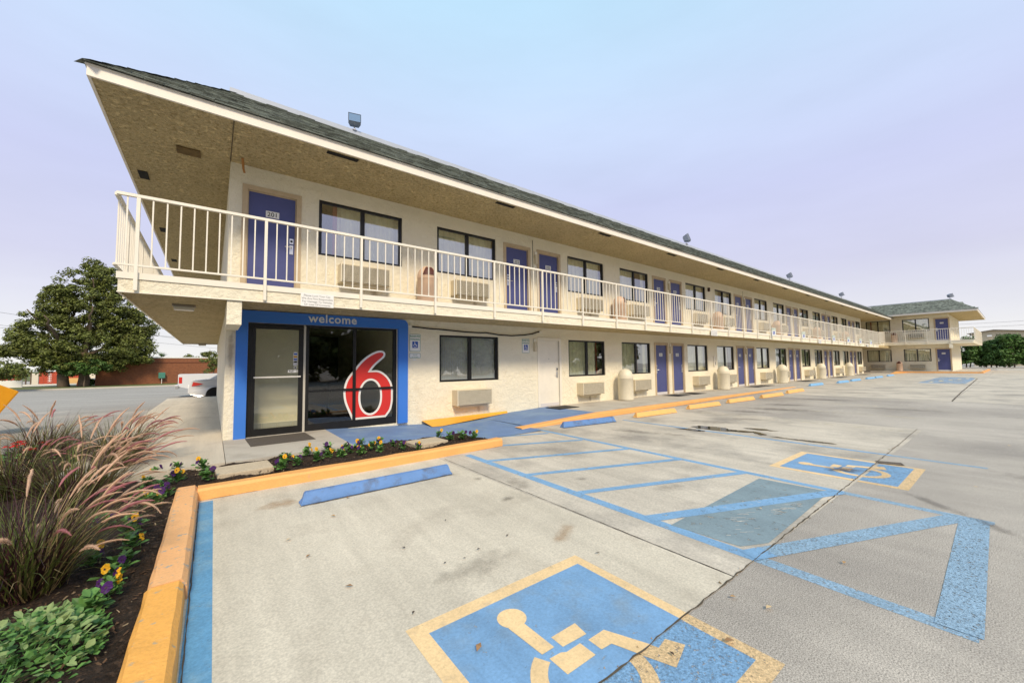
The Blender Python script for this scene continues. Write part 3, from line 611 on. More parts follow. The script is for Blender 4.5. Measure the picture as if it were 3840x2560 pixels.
for k in range(14):
    t0 = k / 14; p = Vector((-1.57 + 1.53 * t0, -1.57 + 1.53 * t0, EZ + .008 + 1.12 * t0)); q = p + Vector((.14, .14, .103))
    hc.add([(p + Vector((.09, -.09, -.01)))[:], (q + Vector((.09, -.09, -.02)))[:], (q + Vector((0, 0, .006)))[:], (p + Vector((0, 0, .02)))[:], (p + Vector((-.09, .09, -.01)))[:], (q + Vector((-.09, .09, -.02)))[:]], [(0, 1, 2, 3), (3, 2, 5, 4)])
hc.build('hip_shingles', shing, rf)
# soffit vents
vb = MB(); vb.box(-.26, -.05, -.008, .26, .05, .004); vm = vb.mesh('soffit_vent', dark)
for k in range(14): link('soffit_vent', vm, bld, (1.58 + 3.62 * k, -1.39, 5.008))
vb = MB(); vb.box(-.07, -.20, -.008, .07, .20, .004); vm2 = vb.mesh('soffit_vent', dark)
vf = MB()
for k in range(4): link('soffit_vent', vm2, bld, (-1.32, 1.58 + 3.8 * k, 5.008))
b_ = MB(); b_.box(-.75, -.13, 4.985, -.43, .13, 5.009); b_.build('access_hatch', mat('rusty_hatch', (.13, .085, .03), .8, var=.4, vscale=9), bld)
b_ = MB(); b_.tube([(.16, -.28, 5.005), (.17, -.26, 4.93), (.18, -.23, 4.83), (.20, -.21, 4.77)], [.02, .022, .018, .016], 8); b_.build('pipe_stub', mat('rusty_pipe', (.40, .19, .06), .8), bld)

# windows, doors
def window_meshes():
    f = MB(); w = .048
    f.box(0, .03, 0, w, .10, WH); f.box(WW - w, .03, 0, WW, .10, WH); f.box(w, .03, 0, WW - w, .10, w); f.box(w, .03, WH - w, WW - w, .10, WH)
    f.box(WW / 2 - .04, .025, w, WW / 2 + .04, .09, WH - w)
    f.box(w, .045, w, w + .018, .085, WH - w); f.box(WW - w - .018, .045, w, WW - w, .085, WH - w)
    p = MB(); p.box(0, .066, 0, WW / 2 - .04 - w, .069, WH - 2 * w)
    c = {}
    def cur(segs, seed):
        b = MB(); rr = random.Random(seed)
        for (a, e, mi) in segs:
            n_ = max(4, int((e - a) / .012)); pts = []; ph = rr.uniform(0, 6)
            for i in range(n_ + 1):
                x = a + (e - a) * i / n_; ph += rr.uniform(.3, .75) * .8
                pts.append((x, .20 + .022 * math.sin(ph) + .006 * math.sin(3 * ph)))
            b.add([(x, y * 1.0 + (.02 if z > .5 else 0), z) for x, y in pts for z in (.0, WH)], [(2 * i, 2 * i + 2, 2 * i + 3, 2 * i + 1) for i in range(n_)], mi)
        return b.mesh('curtain', [curt, curtred])
    for k in range(4): c['full%d' % k] = cur([(.02, WW - .02, 0)], k)
    c['gapL'] = cur([(.30, .40, 1), (.40, WW - .02, 0)], 11)
    c['gapR'] = cur([(.02, 1.05, 0), (1.05, 1.18, 1), (1.55, WW - .02, 0)], 12)
    c['edgeR'] = cur([(.02, 1.5, 0), (1.5, 1.6, 1)], 13)
    c['gapM'] = cur([(.02, .75, 0), (1.25, WW - .02, 0)], 14)
    return f.mesh('window', blackal), p.mesh('pane', glassU), c
WF, WP, WC = window_meshes()
def window(x, z, curtain, rz=0.0, loc=None, label=None):
    o = link('window', WF, bld, loc or (x, 0, z), rz)
    link('pane', WP, o, (.048, 0, .048)); link('pane', WP, o, (WW / 2 + .04, 0.004, .048))
    if curtain == 'blind':
        s = MB(); s.box(-.025, -.001, .03, .025, .001, WH - .03); sm = s.mesh('blind_slat', blindm)
        for k in range(26): link('blind_slat', sm, o, (.06 + k * .0655, .17, 0), R(-30 + rng.uniform(-4, 4)))
    elif curtain: link('curtain', WC[curtain], o)
    return o
rr = random.Random(3)
for i, x in enumerate(low_w):
    cset = {0: 'blind', 1: 'edgeR', 2: 'gapR', 4: 'edgeR', 6: 'gapM'}
    window(x, .85, cset.get(i, 'full%d' % (i % 4)))
for i, x in enumerate(up_w):
    cset = {0: 'gapL', 3: 'gapR', 5: 'gapM', 8: 'gapR'}
    window(x, .85 + UZ, cset.get(i, 'full%d' % ((i + 1) % 4)))
def door_meshes():
    d = MB(); d.box(.004, .03, .004, DW - .004, .075, DH - .004); d.box(DW / 2 - .008, .024, 1.40, DW / 2 + .008, .03, 1.416, 1)
    f = MB(); w = .085
    f.box(-w, -.022, 0, .0, .03, DH + w); f.box(DW, -.022, 0, DW + w, .03, DH + w); f.box(0, -.022, DH, DW, .03, DH + w)
    f.box(.0, .012, 0, .018, .03, DH); f.box(DW - .018, .012, 0, DW, .03, DH); f.box(.018, .012, DH - .018, DW - .018, .03, DH)
    h = MB(); h.box(-.032, .016, -.16, .032, .03, .02, 0, .003); h.box(-.034, .012, .045, .034, .03, .15, 0, .003); h.tube([(0, .02, -.03), (0, -.03, -.03), (.02, -.045, -.03), (.12, -.045, -.035)], .009, 8); h.box(-.02, .009, .075, .02, .0125, .12, 1)
    k = MB(); k.box(.006, .018, .004, DW - .006, .031, .10)
    return d, f.mesh('door_frame', tan), h.mesh('handle', [chrome, textblk]), k.mesh('kick_plate', mat('grey_kick', (.62, .60, .60), .5))
dB, DFm, HDm, KPm = door_meshes()
DBm = dB.mesh('door', [doorblue, dark]); DBw = dB.mesh('door', [trim, dark])
DFw = DFm.copy(); DFw.materials.clear(); DFw.materials.append(trim)
PLb = MB()
def plate(txt):
    b = MB(); tf = lambda x, y: (x, .0222, y)
    b.box(-.11, .023, -.062, .11, .03, .062, 0, .003)
    b.text(txt, .118, lambda x, y: (x, .0215, y - .041), 1, bold=.001)
    return b.mesh('number_plate', [white, textblk])
def door(x, z, num, kick, side, loc=None, rz=0.0):
    o = link('door', DBm if num else DBw, bld, loc or (x, 0, z), rz)
    link('door_frame', DFm if num else DFw, o)
    hd = link('handle', HDm, o, (DW - .075 if side == 'R' else .075, 0, 1.0)); hd.scale = (-1 if side == 'R' else 1, 1, 1)
    if num: link('number_plate', plate(str(num)), o, (DW / 2, 0, 1.56))
    if kick: link('kick_plate', KPm, o)
    return o
for x, n_ in low_d: door(x, 0, n_, True, 'L' if n_ and n_ % 2 else 'R')
for x, n_ in up_d: door(x, ZF, n_, False, 'R' if n_ % 2 else 'L')
# vertical wall joints beside the door pairs
for k, x0 in enumerate(X0K):
    for xx in (x0 + .99,):
        b_ = MB(); b_.box(xx - .012, -.006, ZF + .02 if k % 2 == 0 else 0, xx + .004, .001, 4.9 if k % 2 == 0 else 2.25); b_.build('wall_joint', seam if k % 2 == 0 else trim, bld)

# lobby front
lob = MB()
def rrect_loop(x0, z0, x1, z1, r, n_=8):
    p = [(x0, z0), (x1, z0)]
    p += [(x1 - r + r * math.cos(R(90 * i / n_)), z1 - r + r * math.sin(R(90 * i / n_))) for i in range(n_ + 1)]
    p += [(x0, z1)]; return p
outl = rrect_loop(.146, -.02, 3.36, 2.303, .13); inl = [(.325, -.02), (3.135, -.02), (3.135, 2.09), (.325, 2.09)]
loopU = [outl[0]] + [(.325, -.02), (.325, 2.09), (3.135, 2.09), (3.135, -.02)] + outl[1:]
lob.poly([loopU], lambda x, z: (x, -.075, z))
n_ = len(loopU)
for i in range(n_):
    a, c = loopU[i], loopU[(i + 1) % n_]; lob.quad((a[0], -.075, a[1]), (a[0], .0, a[1]), (c[0], .0, c[1]), (c[0], -.075, c[1]))
lb = lob.build('lobby_surround', lobbyblue, bld)
b_ = MB(); b_.text('welcome', .235, lambda x, y, z=0: (1.765 + x, -.078 - z, 2.145 + y), 0, bold=.004, depth=.003, spacing=1.08); b_.build('welcome_lettering', mat('silver_letters', (.72, .72, .72), .4), lb)
sf = MB(); Y0, Y1 = .03, .10
for (x0, x1, z0, z1) in ((.325, .40, -.02, 2.09), (.40, 1.245, 2.02, 2.09), (1.285, 1.345, -.02, 2.09), (1.345, 3.06, 2.045, 2.09), (3.06, 3.135, -.02, 2.09), (2.185, 2.245, .13, 2.045), (1.345, 2.185, .755, .80), (2.245, 3.06, .755, .80), (1.345, 3.06, -.02, .13)): sf.box(x0, Y0, z0, x1, Y1, z1)
st = sf.build('storefront', blackal, bld)
b_ = MB(); b_.box(1.246, .02, -.01, 1.284, .09, 2.06); b_.build('door_jamb', mat('pale_jamb', (.5, .48, .42), .5), st)
dr = MB()
for (x0, x1, z0, z1) in ((.402, .455, 0.0, 2.015), (1.165, 1.243, 0.0, 2.015), (.455, 1.165, 0.0, .13), (.455, 1.165, 1.985, 2.015)): dr.box(x0, .035, z0, x1, .085, z1)
gd = dr.build('glass_door', blackal, bld)
b_ = MB(); b_.box(.455, .058, .13, 1.165, .062, 1.985); b_.build('pane', glassL, gd)
b_ = MB(); b_.tube([(.43, .015, 1.075), (1.20, .015, 1.075)], .016, 8); b_.tube([(.45, .04, 1.075), (.45, .01, 1.075)], .012); b_.tube([(1.18, .04, 1.075), (1.18, .01, 1.075)], .012); b_.build('push_bar', mat('white_bar', (.75, .74, .70), .4), gd)
b_ = MB(); tfd = lambda x, y: (x, .0545, y)
for (x0, z0, x1, z1, mi) in ((1.075, 1.50, 1.145, 1.545, 1), (1.075, 1.445, 1.145, 1.495, 2), (1.075, 1.395, 1.145, 1.44, 1), (1.075, 1.345, 1.145, 1.39, 3), (1.075, 1.295, 1.145, 1.34, 4)): b_.quad((x0, .0565, z0 - .004), (x1, .0565, z0 - .004), (x1, .0565, z1 + .004), (x0, .0565, z1 + .004), 0); b_.quad((x0 + .005, .0555, z0), (x1 - .005, .0555, z0), (x1 - .005, .0555, z1 - .012), (x0 + .005, .0555, z1 - .012), mi)
b_.lathe([(.0, .0), (.026, .0), (.026, .001), (0, .001)], 16, (1.11, .0545, 1.25), 0, 'y'); b_.lathe([(.0, .0), (.018, .0), (.018, .0005), (0, .0005)], 16, (1.11, .0535, 1.25), 3, 'y')
b_.quad((.985, .0565, 1.155), (1.158, .0565, 1.155), (1.158, .0565, 1.205), (.985, .0565, 1.205), 0); b_.text('Push', .042, lambda x, y: (1.045 + x, .0555, 1.166 + y), 3, bold=.001)
b_.add([(1.125, .0555, 1.168), (1.15, .0555, 1.168), (1.1375, .0555, 1.19)], [(0, 1, 2)], 3)
b_.build('door_stickers', [white, sign_blue, mat('amber_ink', (.55, .28, .03), .5), textblk, mat('grey_sticker', (.5, .5, .55), .5)], gd)
for (x0, x1, z0, z1) in ((1.345, 2.185, .13, .755), (2.245, 3.06, .13, .755), (1.345, 2.185, .80, 2.045), (2.245, 3.06, .80, 2.045)):
    b_ = MB(); b_.box(x0, .058, z0, x1, .062, z1); b_.build('pane', glassL, st)
# numeral decal on the panes
six = [(2.185, .133), (2.08, .381), (2.027, .533), (2.005, .703), (2.018, .83), (2.053, .956), (2.113, 1.061), (2.184, 1.149), (2.252, 1.241), (2.36, 1.371), (2.488, 1.481), (2.619, 1.559), (2.731, 1.598), (2.821, 1.595), (2.874, 1.557), (2.879, 1.493), (2.834, 1.425), (2.755, 1.357), (2.666, 1.279), (2.60, 1.202), (2.574, 1.167), (2.689, 1.172), (2.802, 1.136), (2.917, 1.047), (3.01, .916), (3.055, .77), (3.058, .621), (3.055, .462), (3.014, .285), (2.923, .16), (2.90, .133)]
def smooth_loop(pts, keep=()):
    o = []; n_ = len(pts)
    for i in range(n_):
        p0, p1, p2, p3 = (pts[(i + k) % n_] for k in (-1, 0, 1, 2))
        if i in keep or (i + 1) % n_ in keep: o.append(p1); continue
        for t in (0, .33, .66):
            o.append(tuple(.5 * (2 * p1[k] + (p2[k] - p0[k]) * t + (2 * p0[k] - 5 * p1[k] + 4 * p2[k] - p3[k]) * t * t + (3 * p1[k] - p0[k] - 3 * p2[k] + p3[k]) * t ** 3) for k in (0, 1)))
    return o
def inset(pts, d):
    o = []; n_ = len(pts); area = sum(pts[i][0] * pts[(i + 1) % n_][1] - pts[(i + 1) % n_][0] * pts[i][1] for i in range(n_)); sg_ = 1 if area > 0 else -1
    for i in range(n_):
        a, p, c = Vector(pts[i - 1]), Vector(pts[i]), Vector(pts[(i + 1) % n_])
        e1, e2 = (p - a).normalized(), (c - p).normalized(); n1, n2 = Vector((-e1.y, e1.x)) * sg_, Vector((-e2.y, e2.x)) * sg_
        m_ = (n1 + n2); m_ = m_.normalized() if m_.length > 1e-6 else n1; k = d / max(.5, m_.dot(n1)); o.append(((p + m_ * k).x, (p + m_ * k).y))
    return o
outer = smooth_loop(six, keep=(0, 20, 30)); red = [(x, max(z, .145)) for x, z in inset(outer, .043)]
def ell(cx, cz, rx, rz_): return [(cx + rx * math.cos(a), cz + rz_ * (abs(math.sin(a)) ** .9) * (1 if math.sin(a) >= 0 else -1)) for a in np.linspace(2 * math.pi, 0, 40, endpoint=False)]
hw, hr = ell(2.562, .597, .212, .352), ell(2.562, .597, .255, .396)
b_ = MB(); b_.poly([outer, hw], lambda x, z: (x, .0555, z)); dcl = b_.build('numeral_decal', mat('white_vinyl', (.78, .77, .74), .4), st)
b_ = MB(); b_.poly([red, hr], lambda x, z: (x, .0535, z)); b_.build('red_numeral', red_dec, dcl)
# mullions stand proud of the decal
b_ = MB(); b_.box(2.185, .022, .13, 2.245, .0295, 2.045); b_.box(1.345, .022, .755, 2.184, .0295, .80); b_.box(2.246, .022, .755, 3.06, .0295, .80); b_.build('mullion', blackal, st)
# lobby interior
inn = MB(); inn.box(.02, .12, -.02, 3.4, 6.0, -.005, 1)
for i in range(4):
    for j in range(2): inn.box(.36 + .31 * i, .14 + .235 * j, -.005, .36 + .31 * i + .302, .14 + .235 * j + .228, .003, 2)
inn.box(.335, .62, 0, 1.44, .68, 2.3, 0)
for i in range(4): inn.box(.36 + .27 * i, .60, .0, .36 + .27 * i + .262, .62, .16, 2)
inn.box(3.30, .15, 0, 3.34, 6, 2.3, 0); inn.box(.01, 5.9, 0, 3.3, 5.95, 2.3, 3); inn.box(.008, .14, 0, .02, 5.9, 2.3, 0)
inn.box(1.5, 3.4, 0, 2.6, 3.9, 1.05, 3); inn.box(2.3, 2.6, 0, 2.75, 3.0, .8, 3)
inn.build('lobby_interior', [beigewall, dark, tilem, mat('dark_counter', (.05, .035, .025), .6)], bld)
b_ = MB(); b_.box(.02, .12, 2.27, 3.4, 6, 2.3); b_.build('lobby_ceiling', beigewall, bld)

# ------------------------------------------------------------------ far wing (faces -X)
WX, WZ = 51.7, .18
PW = lambda u, d, z: (WX + d, u, z)
rw = -math.pi / 2
def wy(u, z): return (WX, u, z)
wl, wu = [(.55, 1.03), (-2.06, 1.05)], [(.52, 3.86), (-2.07, 3.84)]
wopen = lambda y, z, w, h: (y - w, y, z, z + h)
b_ = MB(); wall_open(b_, -5.02, 3.0, -.1, 2.62, [wopen(y, z, WW, WH) for y, z in wl] + [wopen(-4.18, WZ, DW, DH)], lambda u, d, z: (WX + d, u, z)); b_.build('front_wall', stucco, bld)
b_ = MB(); wall_open(b_, -5.02, 3.0, 2.7, 5.32, [wopen(y, z, WW, WH) for y, z in wu] + [wopen(-4.20, 2.92, DW, DH)], lambda u, d, z: (WX + d, u, z)); b_.build('front_wall', stucco, bld)
b_ = MB(); b_.quad((WX, -5.02, -.1), (62, -5.02, -.1), (62, -5.02, 5.32), (WX, -5.02, 5.32)); b_.quad((62, -5.02, -.1), (62, 6, -.1), (62, 6, 5.32), (62, -5.02, 5.32)); b_.box(53.5, -4.9, 0, 53.55, 3, 5.3); b_.box(46.9, 2.9, -.1, 51.7, 3.0, 5.1); b_.build('side_wall', stucco, bld)
for (y, z), c in zip(wl, ('full1', 'full2')): window(0, 0, c, rw, (WX, y, z))
for (y, z), c in zip(wu, ('gapL', 'full3')): window(0, 0, c, rw, (WX, y, z))
door(0, 0, 111, True, 'L', (WX, -4.18, WZ), rw); door(0, 0, 214, False, 'L', (WX, -4.20, 2.92), rw)
b_ = MB(); b_.box(50.5, -6.42, 2.58, 63.2, 3.0, 2.82); b_.build('balcony_slab', stucco, bld)
b_ = MB(); b_.box(50.47, -6.45, 2.78, 63.2, -6.421, 2.86); b_.box(50.47, -6.42, 2.78, 50.499, -.93, 2.86); b_.build('edge_flashing', trim, bld)
b_ = MB(); b_.box(50.52, -5.24, 2.18, 51.69, -5.03, 2.575); b_.build('beam', stucco, bld)
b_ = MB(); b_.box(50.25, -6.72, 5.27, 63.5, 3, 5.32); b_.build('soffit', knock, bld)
b_ = MB(); b_.box(50.2, -6.78, 5.26, 50.249, 0, 5.41); b_.box(50.25, -6.78, 5.26, 63.5, -6.721, 5.41); b_.build('fascia', fasciam, bld)
wr = MB(); e, zz0, zz1 = 50.17, 5.415, 6.53
wr.quad((e, 1.0, zz0), (e, -6.8, zz0), (e + 1.52, -5.28, zz1), (e + 1.52, 1.0, zz1)); wr.quad((e, -6.8, zz0), (63.5, -6.8, zz0), (62.0, -5.28, zz1), (e + 1.52, -5.28, zz1)); wr.quad((e + 1.52, -5.28, zz1), (62, -5.28, zz1), (62, 3, zz1), (e + 1.52, 3, zz1))
wrf = wr.build('roof', shing, bld)
b_ = MB(); b_.box(e + 1.48, -5.3, zz1 - .02, e + 1.53, .6, zz1 + .05); b_.box(e + 1.531, -5.3, zz1 - .02, 62, -5.25, zz1 + .05); b_.build('coping_strip', coping, wrf)
sl2 = math.hypot(1.52, zz1 - zz0); u2, v2 = 1.52 / sl2, (zz1 - zz0) / sl2
mass = MB()
for c in range(12):
    s = c * sl2 / 12.1; x = e - .02 + u2 * s; z = zz0 + .003 + v2 * s; y = .4; ye = -6.8 + u2 * s
    while y > ye + .3:
        w = rng.choice((.22, .3, .4)); h = sl2 / 12.1 * 1.1; t = rng.choice((.012, .03))
        Pq = lambda a, k, nn: (x + u2 * k - v2 * nn, y - a, z + v2 * k + u2 * nn)
        g_, f_ = tab_geo(w, h, t); mass.add([Pq(*q) for q in g_], f_); y -= w + .008
mass.build('shingle_field', shing, wrf, kind='stuff')
b_ = MB(); b_.box(49.75, -6.7, -.1, 51.69, .1, .155); b_.box(51.691, -6.4, -.1, 63, -5.03, .15); b_.build('paving_slab', walkc, walk)
kw = empty('kerb', label='orange painted kerb in front of the far wing', kind='structure')
b_ = MB(); b_.box(49.6, -6.85, -.1, 49.749, -1.9, .158); b_.box(49.75, -6.85, -.1, 63.1, -6.701, .158); b_.build('kerb_stone', orange, kw)
b_ = MB(); b_.add([(46.2, -1.9, .0), (49.6, -2.6, .02), (49.74, -1.9, .158), (49.74, -1.7, .158), (46.2, -1.8, .02)], [(0, 1, 2, 3, 4)]); b_.build('kerb_stone', orange, kw)

# ------------------------------------------------------------------ railings
def railing(name, label, p0, p1, ztop, zbot, zpost, first, spacing, nb, outward):
    p0, p1 = Vector(p0), Vector(p1); d = p1 - p0; L = d.length; a = math.atan2(d.y, d.x)
    rt = empty(name, (p0.x, p0.y, 0), a, label=label, cat='railing', group='balcony railings')
    sl_ = (ztop[1] - ztop[0])
    def zt(u): return ztop[0] + sl_ * u / L
    H = ztop[0]; hb = zbot; hp = zpost
    def bar_(nm, z, h, w):
        b = MB(); b.add([(0, -w / 2, z), (L, -w / 2, z + sl_), (L, w / 2, z + sl_), (0, w / 2, z), (0, -w / 2, z + h), (L, -w / 2, z + h + sl_), (L, w / 2, z + h + sl_), (0, w / 2, z + h)], [(0, 3, 2, 1), (4, 5, 6, 7), (0, 1, 5, 4), (1, 2, 6, 5), (2, 3, 7, 6), (3, 0, 4, 7)]); b.build(nm, trim, rt)
    bar_('top_rail', H - .040, .040, .048); bar_('bottom_rail', hb, .026, .030)
    pb = MB(); pb.box(-.020, -.022, hp - H, .020, .022, -.040, 0); pm_ = pb.mesh('post', trim)
    bb = MB(); bb.box(-.0085, -.0085, hb + .026 - H, .0085, .0085, -.040); bm_ = bb.mesh('baluster', trim)
    u = first; us = []
    while u < L + .01: us.append(u); u += spacing
    for u in us: link('post', pm_, rt, (u, 0, zt(u)))
    edges = [0.0] + us + [L]
    for a_, c_ in zip(edges[:-1], edges[1:]):
        w_ = c_ - a_
        if w_ < .2: continue
        k = max(1, int(round(w_ / (spacing / (nb + 1)))) - 1)
        for i in range(k): uu = a_ + w_ * (i + 1) / (k + 1); link('baluster', bm_, rt, (uu, 0, zt(uu)))
    return rt
railing('balcony_railing', 'cream metal balcony railing along the front of the main wing', (-1.255, -1.255), (46.0, -1.255), (3.665, 3.665), 2.665, 2.335, .22, 1.497, 9, 1)
railing('balcony_railing', 'cream balcony railing around the near left end of the building', (-1.255, -1.22), (-1.255, 13.95), (3.665, 3.665), 2.665, 2.335, .9, 1.497, 9, 1)
railing('balcony_railing', 'short angled railing linking the main wing to the far wing', (46.0, -1.255), (50.46, -.95), (3.665, 3.90), 2.665, 2.335, 1.4, 1.497, 9, 1)
railing('balcony_railing', 'cream railing on the upper floor of the far wing front', (50.46, -.95), (50.46, -6.47), (3.905, 3.905), 2.93, 2.60, .05, 1.38, 9, 1)
railing('balcony_railing', 'cream railing at the open right end of the far wing', (50.5, -6.47), (63.1, -6.47), (3.905, 3.905), 2.93, 2.60, 1.2, 1.497, 9, 1)

# ------------------------------------------------------------------ air conditioners
def ac_parts():
    c = MB(); W_, H_, D_ = 1.02, .375, .27
    c.box(0, -D_, 0, .02, 0, H_); c.box(W_ - .02, -D_, 0, W_, 0, H_); c.box(.02, -D_, H_ - .02, W_ - .02, 0, H_); c.box(.02, -D_ + .02, -.0, W_ - .02, 0, .02); c.box(.02, -D_ + .012, .02, W_ - .02, -D_ + .03, H_ - .02, 1)
    c.box(.1, -D_ + .08, -.05, W_ - .1, 0, -.001, 0)
    g = MB()
    for k in range(15): z = .022 + k * .0222; g.add([(.02, -D_ - .004, z), (W_ - .02, -D_ - .004, z), (W_ - .02, -D_ + .006, z + .012), (.02, -D_ + .006, z + .012), (.02, -D_ - .004, z + .009), (W_ - .02, -D_ - .004, z + .009)], [(0, 1, 5, 4), (4, 5, 2, 3), (0, 3, 2, 1)])
    g.box(.0, -D_ - .006, 0, .0199, -D_ - .001, H_); g.box(W_ - .0199, -D_ - .006, 0, W_, -D_ - .001, H_)
    return c.mesh('case', [acbeige, dark]), g.mesh('grille', acgrille)
ACc, ACg = ac_parts()
def ac(x, z, label, loc=None, rz=0.0):
    o = empty('air_conditioner', loc or (x, -.001, z), rz, label=label, cat='air conditioner', group='wall air conditioners')
    link('case', ACc, o); link('grille', ACg, o); return o
ORD = ['first', 'second', 'third', 'fourth', 'fifth', 'sixth', 'seventh', 'eighth', 'ninth', 'tenth', 'eleventh', 'twelfth', 'thirteenth', 'fourteenth', 'fifteenth']
def near_door(x, floor):
    ds = [(abs(xx - (x + .88)), n_, xx) for xx, n_ in floor if n_]; d_ = min(ds)
    return d_[1], ('right' if d_[2] < x else 'left')
for i, x in enumerate(low_w):
    if i == 0: lbx = 'air conditioner under the lobby window with vertical blinds'
    elif i == 1: lbx = 'air conditioner just right of the cream unnumbered door'
    else:
        lbx = 'ground floor air conditioner under the %s window from the lobby' % ORD[i]
    ac(x + .34, .27, lbx)
for i, x in enumerate(up_w):
    ac(x + .37, ZF + .365, 'upper floor air conditioner behind the railing under the %s window from the left' % ORD[i])
drip = decal_mat('drip_stain', (.30, .21, .11), .9, .34); b_ = disc_mesh(); dpm = b_.mesh('drip_stain', drip)
for i, (x, z, w_, h_) in enumerate(((5.3, .16, .07, .14), (9.6, .15, .08, .16), (12.1, .14, .07, .15), (2.6, 2.86, .10, .16), (5.2, 2.86, .08, .15), (9.7, 2.86, .09, .16), (18.9, .14, .07, .15), (.08, 1.55, .05, .45))):
    link('drip_stain', dpm, bld, (x, -.0015 - .0001 * i, z), rot=(R(90), 0, 0), scale=(w_ * 1.3, h_ * 1.3, 1))
ac(0, 0, 'far wing ground floor air conditioner nearest the inner corner', (WX, .27, .37), rw); ac(0, 0, 'far wing ground floor air conditioner next to the end door', (WX, -2.42, .39), rw)
ac(0, 0, 'far wing upper floor air conditioner left of the end door', (WX, -2.45, 3.22), rw)

# ------------------------------------------------------------------ bins
def bin_parts(body, flap):
    b = MB(); prof = [(.20, 0), (.235, .01), (.24, .05), (.24, .70), (.246, .705), (.246, .725), (.24, .73)]
    b.lathe(prof, 28); bm_ = b.mesh('body', body)
    d = MB(); d.lathe([(.24, .73)] + [(.24 * math.cos(R(a)), .75 + .27 * math.sin(R(a))) for a in range(0, 90, 9)] + [(.01, 1.02)], 28); dmm = d.mesh('dome_lid', body)
    f = MB()
    ang = [R(a) for a in range(-40, 41, 10)]
    def pt(a, e_): return (.252 * math.cos(R(e_)) * math.sin(a), -.252 * math.cos(R(e_)) * math.cos(a), .75 + .284 * math.sin(R(e_)))
    f.add([pt(a * (1 - e_ / 140), e_) for e_ in (4, 20, 36, 50) for a in ang], [(j * 9 + i, j * 9 + i + 1, (j + 1) * 9 + i + 1, (j + 1) * 9 + i) for j in range(3) for i in range(8)])
    fm = f.mesh('flap', flap)
    for me in (bm_, dmm): me.polygons.foreach_set('use_smooth', [True] * len(me.polygons))
    return bm_, dmm, fm
BB, BC = bin_parts(binbeige, brownflap), bin_parts(bincream, bincream)
def trash(x, y, z, kind, label, rz=0.0, s=1.0):
    o = empty('trash_bin', (x, y, z), rz, label=label, cat='trash bin', group='domed trash bins'); o.scale = (s, s, s)
    p = BB if kind == 'b' else BC
    link('body', p[0], o); link('dome_lid', p[1], o); link('flap', p[2], o); return o
trash(3.72, -.32, ST, 'b', 'beige domed trash bin with brown flap between the first two upper windows', R(-12), .95)
for k in range(5):
    n_ = 203 + 2 * k
    trash(X0K[k] + 4.62, -.32, ST, 'b', 'beige domed trash bin on the balcony, %s after the pair of doors nearest the left' % ORD[k], R(25), .95)
for k in range(5):
    x = X0K[k] + 4.70
    trash(x, -.42, 0, 'c', '%s cream domed trash bin on the walkway from the lobby' % ORD[k], R(170), 1.04)
trash(51.2, -1.78, .155, 'b', 'beige trash bin with looped top between the far wing ground windows', R(-90), .92)
trash(51.2, -1.55, 2.82, 'b', 'beige trash bin on the far wing balcony', R(-90), .95)

# ------------------------------------------------------------------ wheel stops
def wheel_stop(x0, y0, x1, y1, mt, label, h=.118):
    L = math.hypot(x1 - x0, y1 - y0); b = MB(); b.prism([(0, 0), (.012, .04), (.05, h), (.10, h), (.138, .04), (.15, 0)], 0, L, taper=.045)
    bm_ = bmesh.new(); me = b.mesh('wheel_stop', mt); bm_.from_mesh(me); bmesh.ops.bevel(bm_, geom=[e_ for e_ in bm_.edges if e_.calc_length() > .3 or True], offset=.008, segments=2, affect='EDGES'); bm_.to_mesh(me); bm_.free()
    o = link('wheel_stop', me, None, (x0, y0, gz(x0, y0)), math.atan2(y1 - y0, x1 - x0), label=label, cat='wheel stop', group='wheel stops'); o.rotation_euler[1] = -math.atan2(gz(x1, y1) - gz(x0, y0), L); return o
wheel_stop(.56, -4.115, 2.30, -4.085, bluestop, 'long blue wheel stop nearest the viewer in front of the flower bed')
wheel_stop(5.85, -2.52, 7.44, -2.70, bluestop, 'blue wheel stop beside the ramp kerb')
for (a, b__, c, d), t in zip(((8.32, -2.65, 9.97, -2.80), (10.8, -2.71, 12.4, -2.88), (13.14, -2.81, 14.8, -2.95), (15.45, -2.95, 17.12, -3.08), (18.05, -2.95, 19.8, -2.99)), ('first orange wheel stop, nearest the blue ones', 'second orange wheel stop from the ramp', 'third orange wheel stop from the ramp', 'fourth orange wheel stop from the ramp', 'farthest orange wheel stop before the pale blue ones')): wheel_stop(a, b__, c, d, yellowstop, t)
for i, (a, b__) in enumerate(((23.28, -2.30), (27.1, -2.55), (29.9, -2.55), (33.5, -2.6), (35.8, -2.65), (40.2, -2.6))): wheel_stop(a, b__, a + 1.75, b__ - .08, bluestop_f, '%s of the six pale blue wheel stops, counted from the orange ones' % ['first', 'second', 'third', 'fourth', 'fifth', 'last'][i])

crack(.55, -4.122, 2.31, -4.092, .009, 'dirt_shadow_line', .001); crack(5.84, -2.53, 7.45, -2.71, .012, 'dirt_shadow_line', .002)  # dark strips at stop and kerb bases: dirt plus painted contact shadow
crack(-.246, -9.4, -.246, -3.26, .006, 'dirt_shadow_line', .0012); crack(-.24, -3.24, 3.8, -3.115, .006, 'dirt_shadow_line', .0012); crack(7.4, -1.999, 20, -1.999, .012, 'dirt_shadow_line', .003)
